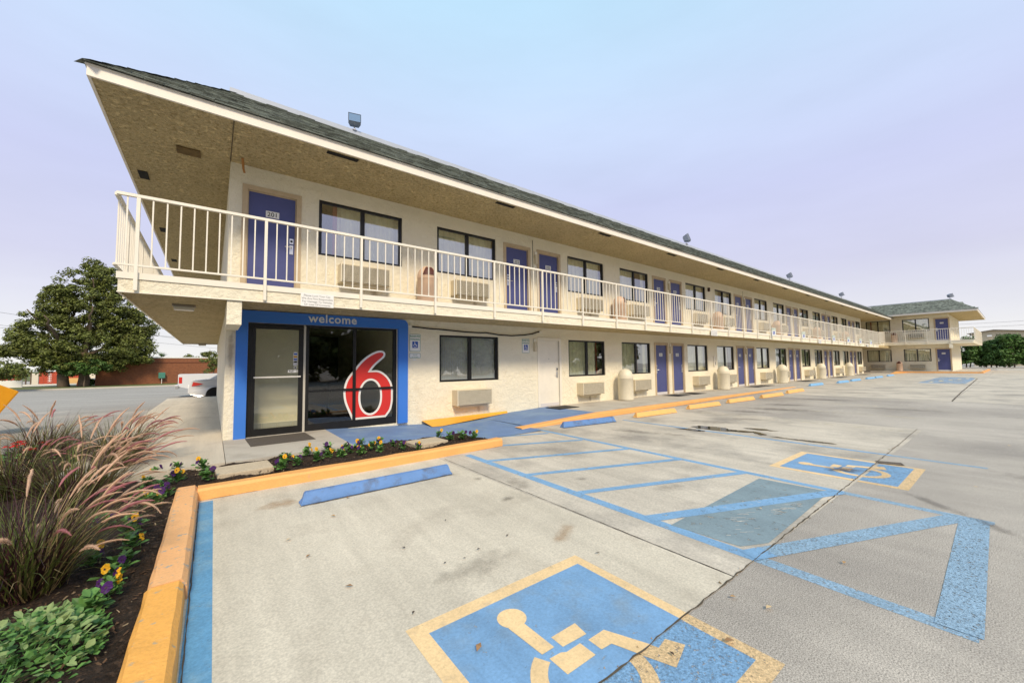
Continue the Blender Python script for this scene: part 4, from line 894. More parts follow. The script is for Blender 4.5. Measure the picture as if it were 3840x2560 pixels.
# ------------------------------------------------------------------ mats
def doormat(x0, y0, x1, y1, z, mt, label, rz=0.0):
    b = MB(); w, h = (x1 - x0) / 2, (y1 - y0) / 2; b.box(-w, -h, 0, w, h, .008, bev=.003); b.build('doormat', mt, None, loc=((x0 + x1) / 2, (y0 + y1) / 2, z), rz=rz, label=label, cat='doormat', group='doormats')
doormat(.33, -1.0, 1.28, -.13, .001, matbrown, 'brown carpet doormat outside the lobby glass door', .03)
doormat(7.45, -.78, 8.25, -.2, .005, rubber, 'black doormat at the cream unnumbered door', .02)
for x, n_ in low_d:
    if n_: doormat(x - .05, -.9, x + .85, -.25, .001 if x < 40 else .013, rubber, 'black rubber doormat at the %s blue ground floor door from the lobby' % ORD[n_ - 101])

# ------------------------------------------------------------------ signs
def handicap(b, cx, cz, s, Pf, mi):   # classic seated wheelchair pictogram in a unit square
    q = lambda x, z: Pf(cx + x * s, cz + z * s)
    circ = lambda x, z, r: [(x + r * math.cos(a), z + r * math.sin(a)) for a in np.linspace(0, 2 * math.pi, 14, endpoint=False)]
    b.poly([circ(-.08, .36, .075)], q, mi)
    b.poly([[(-.13, .27), (-.10, -.06), (.16, -.06), (.25, -.30), (.36, -.27), (.35, -.22), (.29, -.23), (.21, .02), (-.02, .02), (-.03, .10), (.13, .10), (.13, .16), (-.03, .16), (-.04, .27)]], q, mi)
    n_ = 16; a0, a1 = 115, 345
    o_ = [(-.03 + .27 * math.cos(R(a0 + (a1 - a0) * i / n_)), -.13 + .27 * math.sin(R(a0 + (a1 - a0) * i / n_))) for i in range(n_ + 1)]; i_ = [(-.03 + .205 * math.cos(R(a0 + (a1 - a0) * i / n_)), -.13 + .205 * math.sin(R(a0 + (a1 - a0) * i / n_))) for i in range(n_ + 1)]
    b.poly([o_ + i_[::-1]], q, mi)
def rr_(x0, z0, x1, z1, r):
    p = []
    for cx, cz, a in ((x1 - r, z0 + r, -90), (x1 - r, z1 - r, 0), (x0 + r, z1 - r, 90), (x0 + r, z0 + r, 180)): p += [(cx + r * math.cos(R(a + 22.5 * i)), cz + r * math.sin(R(a + 22.5 * i))) for i in range(5)]
    return p
def parking_sign(name, label, loc, rz=0.0, van=False):
    o = empty(name, loc, rz, label=label, cat='sign', group='reserved parking signs')
    b = MB(); w, h = .275, .41
    b.box(0, -.004, 0, w, 0, h); Pf = lambda d: (lambda x, z: (x, -.004 - d, z))
    b.poly([rr_(.004, .004, w - .004, h - .004, .022)], Pf(.001), 1); b.poly([rr_(.012, .012, w - .012, h - .012, .018)], Pf(.002), 0)
    b.text('RESERVED', .058, lambda x, y: (w / 2 + x * .94, -.0075, .335 + y), 1, bold=.0012); b.text('PARKING', .058, lambda x, y: (w / 2 + x * .94, -.0075, .265 + y), 1, bold=.0012)
    b.poly([rr_(.07, .085, .21, .235, .008)], Pf(.003), 2); handicap(b, .142, .16, .15, Pf(.004), 0)
    b.build('sign_plate', [white, green_ink, sign_blue], o)
    if van:
        b = MB(); b.box(0, -.004, -.155, w, 0, -.035)
        b.poly([rr_(.004, -.151, w - .004, -.039, .018)], Pf(.001), 1); b.poly([rr_(.011, -.144, w - .011, -.046, .014)], Pf(.002), 0)
        b.text('VAN', .045, lambda x, y: (w / 2 + x, -.0075, -.09 + y), 1, spacing=1.3); b.text('ACCESSIBLE', .034, lambda x, y: (w / 2 + x * .9, -.0075, -.135 + y), 1)
        b.build('van_plate', [white, green_ink], o)
    return o
parking_sign('parking_sign', 'reserved parking sign with van plate right of the blue lobby surround', (3.42, -.003, 1.585), van=True)
parking_sign('parking_sign', 'reserved parking sign left of the cream unnumbered door', (6.77, -.003, 1.575))
b_ = MB(); b_.box(.0, -.003, 0, .09, 0, .022); b_.build('phone_tag', white, None, loc=(3.505, -.003, 1.385), label='tiny white tag below the van accessible plate', cat='tag')
for i, x in enumerate((21.5, 25.9, 31.8, 35.4, 38.9, 42.4)):
    parking_sign('parking_sign', '%s reserved parking sign fixed to the balcony edge, counting from the lobby' % ['first', 'second', 'third', 'fourth', 'fifth', 'last'][i], (x, -1.29, 2.47), R(-20))
def notice(x, label):
    o = empty('notice_sign', (x, -1.285, 2.285), label=label, cat='sign', group='lock your car notices')
    b = MB(); b.box(0, -.006, 0, .515, 0, .225)
    for i, t in enumerate(('Please Lock Your Car,', 'We Are Not Responsible', 'For Damage To Vehicles', 'Or Loss Of Contents')): b.text(t, .047, lambda x_, y: (.257 + x_, -.0075, .168 - .050 * i + y), 1)
    b.build('sign_plate', [white, grey_txt], o)
notice(.97, 'white lock your car notice on the balcony edge above the lobby'); notice(15.3, 'white lock your car notice on the balcony edge above door 102'); notice(28.9, 'white lock your car notice on the balcony edge past door 105'); notice(41.3, 'farthest white lock your car notice on the balcony edge')

# ------------------------------------------------------------------ small fixtures
def flood(x, y, z, label, rz=0.0, s=1.0):
    o = empty('floodlight', (x, y, z), rz, label=label, cat='floodlight', group='roof floodlights'); o.scale = (s, s, s)
    b = MB(); b.lathe([(.07, 0), (.075, .03), (.05, .05), (.018, .055), (.018, .12)], 14); b.build('base', chrome, o)
    hd = MB(); T = lambda p: (Matrix.Translation((0, 0, .26)) @ Matrix.Rotation(R(-18), 4, 'X') @ Vector(p))[:]
    pr = [(-.16, -.14, -.15), (.16, -.14, -.15), (.16, -.14, .15), (-.16, -.14, .15), (-.11, .10, -.09), (.11, .10, -.09), (.11, .10, .11), (-.11, .10, .11), (-.16, -.06, -.15), (.16, -.06, -.15), (.16, -.06, .15), (-.16, -.06, .15)]
    hd.add([T(p) for p in pr], [(0, 8, 9, 1), (1, 9, 10, 2), (2, 10, 11, 3), (3, 11, 8, 0), (8, 4, 5, 9), (9, 5, 6, 10), (10, 6, 7, 11), (11, 7, 4, 8), (4, 7, 6, 5)]); hd.build('housing', mat('bronze_housing', (.22, .25, .31), .45, metal=.3), o)
    g = MB(); g.add([T(p) for p in ((-.15, -.138, -.14), (.15, -.138, -.14), (.15, -.138, .14), (-.15, -.138, .14))], [(0, 1, 2, 3)]); g.build('lens', mat('lamp_lens', (.14, .22, .36), .08, spec=.8), o)
    f = MB()
    for q in ((-.16, -.165, -.15, -.14), (-.16, -.165, .14, .15)): f.add([T((x_, -.147, z_)) for x_, z_ in ((-.165, q[2]), (.165, q[2]), (.165, q[3]), (-.165, q[3]))], [(0, 1, 2, 3)])
    for xx in (-.165, .153): f.add([T((x_, -.148, z_)) for x_, z_ in ((xx, -.15), (xx + .012, -.15), (xx + .012, .15), (xx, .15))], [(0, 1, 2, 3)])
    f.build('lens_frame', mat('dark_bezel', (.03, .035, .05), .4), o)
flood(2.15, .0, RZ + .11, 'large floodlight on the roof edge above the lobby end', R(-14), .78)
flood(16.1, .0, RZ + .11, 'second roof floodlight, above door 205', R(30)); flood(28.7, 0, RZ + .11, 'third roof floodlight, above door 208', R(30)); flood(40.7, 0, RZ + .11, 'fourth roof floodlight, toward the far end of the main wing', R(30)); flood(51.75, -5.2, 6.56, 'floodlight on the hip corner of the far wing roof', R(40), 1.1)
def wall_lamp(x, z, label):
    o = empty('wall_lamp', (x, -.001, z), label=label, cat='wall lamp', group='wall lamps between doors')
    b = MB(); b.box(-.045, -.05, .0, .045, 0, .09, bev=.008); b.build('housing', trim, o)
    b = MB(); b.box(-.042, -.075, -.28, .042, 0, -.001, bev=.012); b.build('diffuser', mat('opal_lens', (.62, .55, .40), .4), o)
for k, x in enumerate(X0K):
    wall_lamp(x + 1.08, ZF + 1.86, 'small wall lamp between the doors of the %s upper door pair from the left' % ORD[k])
    if k: wall_lamp(x + 1.02, 1.9, 'small wall lamp between the doors of the %s ground floor door pair' % ORD[k - 1])
    else: wall_lamp(x + 1.0, 1.9, 'small wall lamp left of the cream unnumbered door')
b_ = MB(); pts = []
for x, z in ((3.44, 2.165), (3.9, 2.135), (4.35, 2.125), (4.40, 2.12), (4.9, 2.095), (5.35, 2.09), (5.55, 2.10), (5.95, 2.06), (6.4, 2.05), (6.85, 2.085), (7.15, 2.13), (7.35, 2.19), (7.42, 2.20)): pts.append((x, -.02, z))
b_.tube(pts, .017, 6); cb = b_.build('power_cable', rubber, None, label='black cable sagging along the wall above the lobby window', cat='cable')
for x, z, lb_ in ((3.40, 2.165, 'small pale junction box beside the blue surround'), (7.47, 2.20, 'small junction box above the cream unnumbered door')):
    b_ = MB(); b_.box(-.06, -.05, -.03, .06, 0, .03, bev=.005); b_.build('junction_box', trim, None, loc=(x, -.002, z), label=lb_, cat='junction box', group='junction boxes')
for (x, y, lb_) in ((-.57, -.1, 'ceiling light under the balcony at the near left corner'), (-.55, 13.3, 'ceiling light under the balcony at the rear left corner')):
    o = empty('ceiling_light', (x, y, SB), label=lb_, cat='ceiling light', group='balcony ceiling lights')
    b_ = MB(); b_.box(-.15, -.10, -.03, .15, .10, -.001, bev=.004); b_.build('housing', mat('bronze_fixture', (.25, .22, .18), .5), o)
    b_ = MB(); b_.box(-.13, -.085, -.09, .13, .085, -.031, bev=.015); b_.build('diffuser', mat('prism_lens', (.6, .58, .52), .25), o)
b_ = MB(); b_.lathe([(.0, 0), (.035, 0), (.035, .02), (0, .02)], 14, (0, 0, 0), 0, 'y'); bell = b_.mesh('door_bell', trim)
for i, (x, z) in enumerate(((1.30, 3.98), (6.03, 3.98), (8.45, 3.98))): link('room_tag', bell, None, (x, -.021, z), label=['round white tag beside the leftmost upper door', 'round white tag left of the first pair of upper doors', 'round white tag right of the first pair of upper doors'][i], cat='tag')
o = empty('extinguisher_box', (18.2, -.001, 1.05), label='narrow wall box with dark latch beside a ground floor window', cat='wall box')
b_ = MB(); b_.box(-.08, -.05, 0, .02, 0, .45, bev=.006); b_.build('case', trim, o); b_ = MB(); b_.box(.03, -.04, .06, .10, 0, .2, bev=.006); b_.build('latch', blackal, o)
o = empty('wall_speaker', (17.9, -.001, 4.58), label='small dark wall fixture above the balcony between upper windows', cat='fixture'); b_ = MB(); b_.box(-.05, -.09, -.09, .05, 0, .09, bev=.02); b_.build('housing', mat('brown_fixture', (.06, .03, .02), .6), o)
#@@PLANTS
# ------------------------------------------------------------------ tall fountain grasses
def blades_mesh(n, rad, h, lean, seed):
    r_ = np.random.RandomState(seed); V = []; F = []; MI = []
    SEG = 5
    for i in range(n):
        a = r_.uniform(0, 2 * np.pi); rb = rad * .30 * np.sqrt(r_.uniform()); bx, by = rb * np.cos(a), rb * np.sin(a)
        a2 = a + r_.normal(0, .8); L = h * r_.uniform(.55, 1.1); tilt = r_.uniform(.08, .75) + .35 * rb / rad; droop = r_.uniform(.2, 1.3)
        dx, dy = np.cos(a2), np.sin(a2); px, py = -dy, dx; w = r_.uniform(.0018, .0050)
        x, y, z = bx, by, 0.0; th = tilt; o = len(V)
        mi = r_.choice(3, p=[.40, .50, .10])
        for s in range(SEG + 1):
            t = s / SEG; ww = w * (1 - t ** 2 * .92)
            V.append((x - px * ww, y - py * ww, z)); V.append((x + px * ww, y + py * ww, z))
            st = L / SEG; x += (dx * np.sin(th) + lean[0] * t * .45) * st; y += (dy * np.sin(th) + lean[1] * t * .45) * st; z += np.cos(th) * st; th += droop / SEG * (.5 + 1.3 * t)
        for s in range(SEG): F.append((o + 2 * s, o + 2 * s + 2, o + 2 * s + 3, o + 2 * s + 1)); MI.append(mi)
    return np_mesh('blades', V, F, [blade_a, blade_b, blade_c], MI)
def plume_mesh(L, out, arch, mi, seed, head=.27):
    """stalk rising from the clump base with a furry flower head that arches over along +x"""
    r_ = np.random.RandomState(seed); pts = []; x = z = 0.0; th = out; n = 22
    for i in range(n + 1):
        pts.append(Vector((x, r_.normal(0, .002), z))); st = L / n; x += math.sin(th) * st; z += math.cos(th) * st; t = i / n; th += arch * (t ** 2.2) / n * 2.6
    b = MB(); k0 = int(n * (1 - head / L)); b.tube(pts[:k0 + 1], [.0016] * (k0 + 1), 4, 2)
    hd = pts[k0:]; m_ = len(hd) - 1
    b.tube(hd, [.008 * math.sin(math.pi * (.10 + .86 * i / m_)) + .001 for i in range(m_ + 1)], 5, mi)
    for i in range(520):
        t = r_.uniform(0, 1) * m_; j = min(int(t), m_ - 1); p = hd[j].lerp(hd[j + 1], t - j); d = (hd[j + 1] - hd[j]).normalized()
        a = d.cross(Vector((0, 1, 0))).normalized(); c = d.cross(a); ph = r_.uniform(0, 6.283); rd = a * math.cos(ph) + c * math.sin(ph)
        l = r_.uniform(.014, .029) * math.sin(math.pi * (.14 + .78 * t / m_)); tip = p + (rd * .82 + d * .72).normalized() * l; sd = d.cross(rd).normalized() * .0013
        b.add([(p - sd)[:], (p + sd)[:], tip[:]], [(0, 1, 2)], mi)
    return b.mesh('flower_plume', [plume_t, plume_p, blade_c])
PL = [plume_mesh(*a) for a in ((.92, .26, 2.0, 0, 1), (1.0, .42, 1.9, 0, 2), (.88, .52, 2.4, 0, 3), (.92, .34, 2.5, 1, 4), (.98, .58, 1.7, 1, 5), (.86, .42, 2.9, 1, 6), (1.02, .16, 1.1, 0, 7), (.92, .70, 1.8, 0, 8), (.96, .48, 2.9, 0, 9), (1.06, .52, 1.7, 1, 10), (.9, .80, 1.5, 0, 11), (.95, .38, 2.6, 0, 12))]
def grass_clump(x, y, s, nb, npl, lean, seed, label, az, spread):
    o = empty('fountain_grass', (x, y, soil_z(x, y)), label=label, cat='ornamental grass', group='fountain grasses'); r_ = random.Random(seed)
    bl = link('blades', blades_mesh(nb, .55 * s, .78 * s, lean, seed), o); bl['kind'] = 'stuff'
    for i in range(npl):
        a = az + r_.gauss(0, spread); rb = r_.uniform(.02, .16) * s
        link('flower_plume', r_.choice(PL), o, (rb * math.cos(a) * .8 + r_.gauss(0, .05), rb * math.sin(a) * .8 + r_.gauss(0, .05), r_.uniform(-.06, .02)), rot=(r_.gauss(0, .05), r_.gauss(0, .08), a), scale=s * r_.uniform(.78, 1.05))
grass_clump(-1.02, -4.85, .90, 760, 40, (.45, -.1), 1, 'nearest fountain grass with tan and rose plumes arching over the bed', R(10), .75)
grass_clump(-1.12, -3.1, .92, 700, 58, (.5, .1), 2, 'middle fountain grass whose plumes lean toward the flower bed', R(15), .8)
grass_clump(-1.95, -.35, 1.05, 900, 18, (.1, .1), 3, 'far left fountain grass with dark maroon blades', R(60), 1.4)
grass_clump(-1.12, -1.25, 1.0, 800, 34, (.3, .2), 4, 'dark maroon fountain grass beside the pale side walkway', R(0), .9)
grass_clump(-1.75, -2.2, .9, 500, 16, (.2, .2), 5, 'small fountain grass between the larger clumps', R(45), 1.2)

# ------------------------------------------------------------------ pansies
def leaf_pts(l, w, bend): return [(0, 0, 0), (l * .3, -w * .42, bend * .5), (l * .68, -w * .5, bend), (l, 0, bend * .6), (l * .68, w * .5, bend), (l * .3, w * .42, bend * .5), (l * .5, 0, bend * .45)]
LFC = [(0, 1, 6), (1, 2, 6), (2, 3, 6), (3, 4, 6), (4, 5, 6), (5, 0, 6)]
def rosette(seed, n, h, rad):
    r_ = random.Random(seed); b = MB()
    for i in range(n):
        a = r_.uniform(0, 6.283); el_ = r_.uniform(-.1, .7); z0 = r_.uniform(.01, h); l = rad * r_.uniform(.45, .75); w = l * r_.uniform(.45, .6)
        M = Matrix.Translation((r_.gauss(0, rad * .22), r_.gauss(0, rad * .22), z0)) @ Matrix.Rotation(a, 4, 'Z') @ Matrix.Rotation(-el_, 4, 'Y') @ Matrix.Rotation(r_.gauss(0, .3), 4, 'X')
        b.add([(M @ Vector(p))[:] for p in leaf_pts(l, w, l * .12)], LFC)
    return b.mesh('leaves', leafg)
ROS = [rosette(i, 56, .10, .085) for i in range(5)]
def flower_mesh(mt, seed):
    r_ = random.Random(seed); b = MB(); h = r_.uniform(.09, .15)
    b.tube([(0, 0, 0), (.006, 0, h * .6), (0, -.008, h)], .0016, 5, 1)
    T = Matrix.Translation((0, -.008, h)) @ Matrix.Rotation(R(r_.uniform(35, 75)), 4, 'X')
    for a, rr0 in ((70, .019), (110, .019), (5, .016), (175, .016), (-90, .020)):
        cx, cy = .012 * math.cos(R(a)), .015 * math.sin(R(a)); n_ = 9
        b.add([(T @ Vector((cx, cy, .003)))[:]] + [(T @ Vector((cx + rr0 * math.cos(6.283 * k / n_), cy + rr0 * math.sin(6.283 * k / n_), .001 + .005 * math.sin(k * 2.2 + a))))[:] for k in range(n_)], [(0, k + 1, (k + 1) % n_ + 1) for k in range(n_)], 0)
    b.add([(T @ Vector((.006 * math.cos(6.283 * k / 8), -.003 + .007 * math.sin(6.283 * k / 8), .0085)))[:] for k in range(8)], [tuple(range(8))], 2)
    return b.mesh('flower', [mt, leafg, mat('pansy_eye', (.03, .01, .02), .6)])
FY = [flower_mesh(pet_y, i) for i in range(3)]; FP = [flower_mesh(pet_p, 10 + i) for i in range(4)]
PAN = [(.56, -2.83), (.64, -2.42), (.74, -2.71), (.95, -2.18), (1.0, -2.62), (1.25, -2.10), (1.16, -2.54), (1.3, -2.64), (1.49, -2.14), (1.5, -2.40), (1.58, -2.64), (1.73, -2.14), (1.82, -2.38), (1.99, -2.22), (1.86, -2.66), (2.15, -2.40), (2.2, -2.70), (2.36, -2.88), (3.05, -2.20), (3.12, -2.50), (3.30, -2.60), (3.46, -2.72), (-.19, -2.80), (-.24, -2.16), (-.50, -1.97), (-.47, -2.63),
       (-.66, -3.99), (-.61, -4.50), (-.64, -5.05), (-.62, -4.76), (-.65, -5.45), (-.84, -3.92), (-.61, -5.28), (-.81, -4.55), (-.58, -3.56), (-.47, -2.45), (-.59, -2.81), (-.71, -1.86), (-.54, -3.12), (-.65, -4.22), (-.72, -2.50), (-.70, -3.30)]
ORDP = ORD + ['sixteenth', 'seventeenth', 'eighteenth', 'nineteenth', 'twentieth', 'twenty-first', 'twenty-second', 'twenty-third', 'twenty-fourth', 'twenty-fifth', 'twenty-sixth']
front_order = sorted(range(26), key=lambda i: PAN[i][0]); left_order = sorted(range(26, len(PAN)), key=lambda i: PAN[i][1])
for i, (x, y) in enumerate(PAN):
    r_ = random.Random(100 + i); front = i < 26; ny, np_ = r_.choice(((1, 1), (1, 2), (0, 2), (2, 1), (0, 1), (2, 0), (1, 1)))
    what = {(1, 1): 'a yellow and a purple bloom', (1, 2): 'one yellow and two purple blooms', (0, 2): 'two purple blooms', (2, 1): 'two yellow and one purple bloom', (0, 1): 'a single purple bloom', (2, 0): 'two yellow blooms'}[(ny, np_)]
    lab = ('%s pansy from the left end of the front bed, %s' % (ORDP[front_order.index(i)], what)) if front else ('%s pansy along the left bed from its near end, %s' % (ORDP[left_order.index(i)], what))
    o = empty('pansy_plant', (x, y, -.03 if front else soil_z(x, y)), r_.uniform(0, 6.28), label=lab, cat='pansy', group='bedding pansies'); o.scale = (r_.uniform(.9, 1.25),) * 3
    link('leaves', r_.choice(ROS), o, kind='stuff')
    for k in range(ny): a = r_.uniform(0, 6.28); link('flower', r_.choice(FY), o, (.05 * math.cos(a), .05 * math.sin(a), .01), r_.uniform(-1.2, 1.2) - o.rotation_euler[2], scale=r_.uniform(.65, .95))
    for k in range(np_): a = r_.uniform(0, 6.28); link('flower', r_.choice(FP), o, (.05 * math.cos(a), .05 * math.sin(a), .01), r_.uniform(-1.2, 1.2) - o.rotation_euler[2], scale=r_.uniform(.65, .95))
b_ = MB(); b_.box(-.018, -.001, 0, .018, .001, .05); b_.box(-.018, -.0015, .018, .018, -.001, .03, 1); b_.build('plant_tag', [sign_blue, mat('tag_orange', (.6, .2, .05), .5)], None, loc=(-.70, -4.12, -.02), rz=.2, label='small blue plant tag stuck in the mulch by the near grass', cat='plant tag')
# ground cover with grey green leaves
gc = empty('ground_cover_plant', (-.80, -5.75, -.05), label='low grey green leafy plant in the bottom left corner of the bed', cat='plant')
gl = MB(); gl.add(leaf_pts(.05, .036, .007), LFC); glm = [gl.mesh('leaf', varieg)]
gl = MB(); gl.add(leaf_pts(.062, .034, .012), LFC); glm.append(gl.mesh('leaf', varieg))
r_ = random.Random(5)
gmass = MB()
for i in range(900):
    a = r_.uniform(0, 6.283); rd = .36 * math.sqrt(r_.random()); M = Matrix.Translation((rd * math.cos(a) * .75 - .02, rd * math.sin(a) * 1.15, .14 * (1 - (rd / .38) ** 2) * r_.uniform(.2, 1.0) + .01)) @ Matrix.Rotation(a + r_.gauss(0, 1.2), 4, 'Z') @ Matrix.Rotation(r_.uniform(-.8, .5), 4, 'Y')
    gmass.add([(M @ Vector(p))[:] for p in leaf_pts(.034, .024, .006)], LFC)
gmass.build('undergrowth', leafg, gc, kind='stuff')
for i in range(290):
    a = r_.uniform(0, 6.283); rd = .34 * math.sqrt(r_.random()); x, y = rd * math.cos(a) * .75 - .02, rd * math.sin(a) * 1.15; z = .17 * (1 - (rd / .36) ** 2) * r_.uniform(.55, 1.05) + .02
    link('leaf', r_.choice(glm), gc, (x, y, z), rot=(r_.gauss(0, .5), r_.uniform(-.9, .5), a + r_.gauss(0, 1.1)), scale=r_.uniform(.45, .95))
sb = MB()
for i in range(26):
    a = r_.uniform(0, 6.283); rd = r_.uniform(.15, .34); sb.tube([(0, 0, 0), (rd * .5 * math.cos(a), rd * .6 * math.sin(a), .1), (rd * math.cos(a) * .8, rd * math.sin(a) * 1.1, .06)], .002, 4)
sb.build('stems', leafg, gc)
# red geranium
ge = empty('geranium', (-2.15, -.62, -.05), label='green geranium with small red blooms at the left edge', cat='geranium')
gm_ = MB(); r_ = random.Random(8)
for i in range(260):
    a = r_.uniform(0, 6.283); rd = .48 * math.sqrt(r_.random()); M = Matrix.Translation((rd * math.cos(a), rd * math.sin(a), .30 * (1 - (rd / .55) ** 2) * r_.uniform(.3, 1.1) + .02)) @ Matrix.Rotation(a + r_.gauss(0, .8), 4, 'Z') @ Matrix.Rotation(r_.uniform(-.6, .4), 4, 'Y')
    gm_.add([(M @ Vector(p))[:] for p in leaf_pts(.07, .05, .008)], LFC)
gm_.build('leaves', leafg, ge, kind='stuff')
fm_ = MB()
for i in range(14):
    a, e_ = r_.uniform(0, 6.283), r_.uniform(0, 1.5); c = Vector((.028 * math.cos(a) * math.cos(e_), .028 * math.sin(a) * math.cos(e_), .028 * math.sin(e_)))
    fm_.add([(c + Vector((.014 * math.cos(6.283 * k / 6), .014 * math.sin(6.283 * k / 6), r_.uniform(-.005, .005))))[:] for k in range(6)], [tuple(range(6))])
fmm = fm_.mesh('bloom', pet_r)
for i in range(13): a = r_.uniform(0, 6.283); rd = r_.uniform(.05, .42); link('bloom', fmm, ge, (rd * math.cos(a), rd * math.sin(a), .32 * (1 - (rd / .6) ** 2) + .05), scale=r_.uniform(.8, 1.3))

# ------------------------------------------------------------------ leaning yellow bollard
b_ = MB(); b_.box(-.30, -.30, -.5, .30, .30, 1.24, bev=.035)
b_.build('bollard', mat('yellow_bollard_paint', (.82, .36, .015), .5, var=.08, vscale=5, col2=(.45, .3, .1), c2scale=14, c2lo=.68, c2hi=.8, bump=.5, bscale=30), None, loc=(-4.35, 4.4, -.12), rot=(0, R(30), R(35)), label='leaning square yellow bollard at the left edge of the picture', cat='bollard')

# ------------------------------------------------------------------ trees
def crown_mesh(name, ells, ncl, per, leaf, crad, mt, seed, y0, ry, flat=.7):
    r_ = np.random.RandomState(seed); tot = np.array([e_[2] * e_[3] for e_ in ells]); pr = tot / tot.sum(); P = []
    ks = r_.choice(len(ells), ncl, p=pr)
    d = r_.normal(size=(ncl, 3)); d /= np.linalg.norm(d, axis=1)[:, None]; rad = r_.uniform(.35, 1.0, ncl) ** .55
    e_ = np.array(ells)[ks]; C = np.stack([e_[:, 0] + d[:, 0] * rad * e_[:, 2], y0 + d[:, 1] * rad * ry * (e_[:, 2] / e_[:, 2].max()), e_[:, 1] + d[:, 2] * rad * e_[:, 3]], 1)
    cr = crad * r_.uniform(.55, 1.25, ncl); n = ncl * per; idx = np.repeat(np.arange(ncl), per)
    q = r_.normal(size=(n, 3)); q /= np.linalg.norm(q, axis=1)[:, None]; q *= (r_.uniform(0, 1, n) ** .45)[:, None]; q[:, 2] *= flat
    pos = C[idx] + q * cr[idx][:, None]
    nrm = q + r_.normal(size=(n, 3)) * .5 + np.array([0, 0, .5]); nrm /= np.linalg.norm(nrm, axis=1)[:, None]
    t = np.cross(nrm, r_.normal(size=(n, 3))); t /= np.linalg.norm(t, axis=1)[:, None]; bt = np.cross(nrm, t)
    s = leaf * r_.uniform(.6, 1.3, n)[:, None]
    V = np.stack([pos - t * s, pos - bt * s * .5 + nrm * s * .12, pos + t * s, pos + bt * s * .5 + nrm * s * .12], 1).reshape(-1, 3)
    F = np.arange(4 * n).reshape(-1, 4)
    return np_mesh(name, V, F, mt)
def limb(b, p, q, r0, r1, seed, n=7):
    rr_s = random.Random(seed); p, q = Vector(p), Vector(q); L = (q - p).length
    b.tube([p.lerp(q, i / n) + Vector((rr_s.gauss(0, .03), rr_s.gauss(0, .03), rr_s.gauss(0, .02))) * L * (.5 if 0 < i < n else 0) * 1.0 for i in range(n + 1)], [r0 + (r1 - r0) * i / n for i in range(n + 1)], 8)
tr = empty('oak_tree', (-11.7, 52.4, -.67), label='large bushy olive green oak tree with two trunks at the left', cat='tree')
b_ = MB(); limb(b_, (-.75, .2, -.2), (-.9, .1, 5), .48, .26, 1); limb(b_, (.65, -.1, -.2), (.9, 0, 5.5), .46, .26, 2)
for i, (a, q) in enumerate((((-.9, .1, 4.6), (-3.4, -.5, 8)), ((-.9, .1, 4.8), (-.2, .6, 10)), ((.9, 0, 5), (2.6, .6, 9.5)), ((.9, 0, 5.2), (1.2, -1.5, 11.5)), ((-.8, .1, 3.2), (-3.9, -1, 5.2)), ((.8, 0, 3.4), (4.4, .3, 5.4)), ((.9, 0, 4.6), (1.6, -3.2, 8.4)), ((-.9, .1, 4.2), (-1.6, -3.4, 7.2)))): limb(b_, a, q, .2, .05, 10 + i)
b_.build('trunk', bark, tr, smooth=True)
EL = [(.7, 8.4, 2.9, 4.5), (-2.2, 5.6, 2.6, 2.5), (-1.4, 9.0, 1.8, 1.7), (.3, 2.3, 3.6, .9), (.9, 13.0, .8, .8), (-4.4, 3.8, 1.0, .8), (3.4, 8.0, 2.4, 3.6), (4.5, 4.4, 1.8, 2.3), (1.0, 4.3, 4.6, 2.0), (1.8, 12.0, 1.5, 1.5), (-3.6, 4.4, 1.3, 1.2), (4.8, 6.8, 1.6, 1.5), (-1.0, 3.0, 2.6, 1.0), (3.6, 2.9, 2.2, 1.0)]
link('crown', crown_mesh('crown', EL, 950, 105, .125, .60, oak, 4, 0, 3.6), tr, kind='stuff')
def shrub(name, label, x, y, z, ells, ncl, per, leaf, cr, mt, seed, ry, trunk=None, cat='shrub', group=None):
    o = empty(name, (x, y, z), label=label, cat=cat, group=group)
    link('crown', crown_mesh('crown', ells, ncl, per, leaf, cr, mt, seed, 0, ry), o, kind='stuff')
    b = MB()
    for i, (p, q, a, c) in enumerate(trunk or [((0, 0, -.1), (0, 0, ells[0][1]), .06, .03)]): limb(b, p, q, a, c, seed + i)
    b.build('trunk', bark, o, smooth=True)
shrub('small_tree', 'low spreading dark green tree above the red banner at far left', -14.7, 43.5, -.6, [(0, 1.9, 1.7, .9), (1.2, 1.6, 1.0, .6)], 60, 70, .10, .4, oak, 21, 1.5, [((0, 0, 0), (.1, 0, 1.6), .09, .04), ((0, 0, .5), (.9, .2, 1.6), .06, .03)], 'tree')
shrub('small_tree', 'sparse green tree standing behind the white pickup truck', .15, 25.5, -.42, [(-.2, 1.85, 1.0, .6), (.7, 2.1, .9, .7)], 46, 60, .07, .3, oak, 22, .9, [((0, 0, 0), (-.3, 0, 1.7), .05, .02), ((0, 0, .2), (.4, .1, 2.0), .05, .02), ((-.2, 0, 1.5), (-.5, 0, 3.0), .015, .006), ((.3, 0, 1.8), (.2, .1, 3.2), .015, .006)], 'tree')
shrub('small_tree', 'light green young tree in front of the oak trunks', -10.6, 50.2, -.66, [(-.5, 1.9, 1.4, .7), (.9, 2.3, 1.0, .7)], 50, 60, .12, .4, hedgem, 23, 1.2, None, 'tree')
shrub('shrub', 'small bright green bush at the left end of the brick wall', -10.9, 53.2, -.67, [(0, .45, .6, .5)], 20, 60, .1, .3, hedgem, 24, .6)
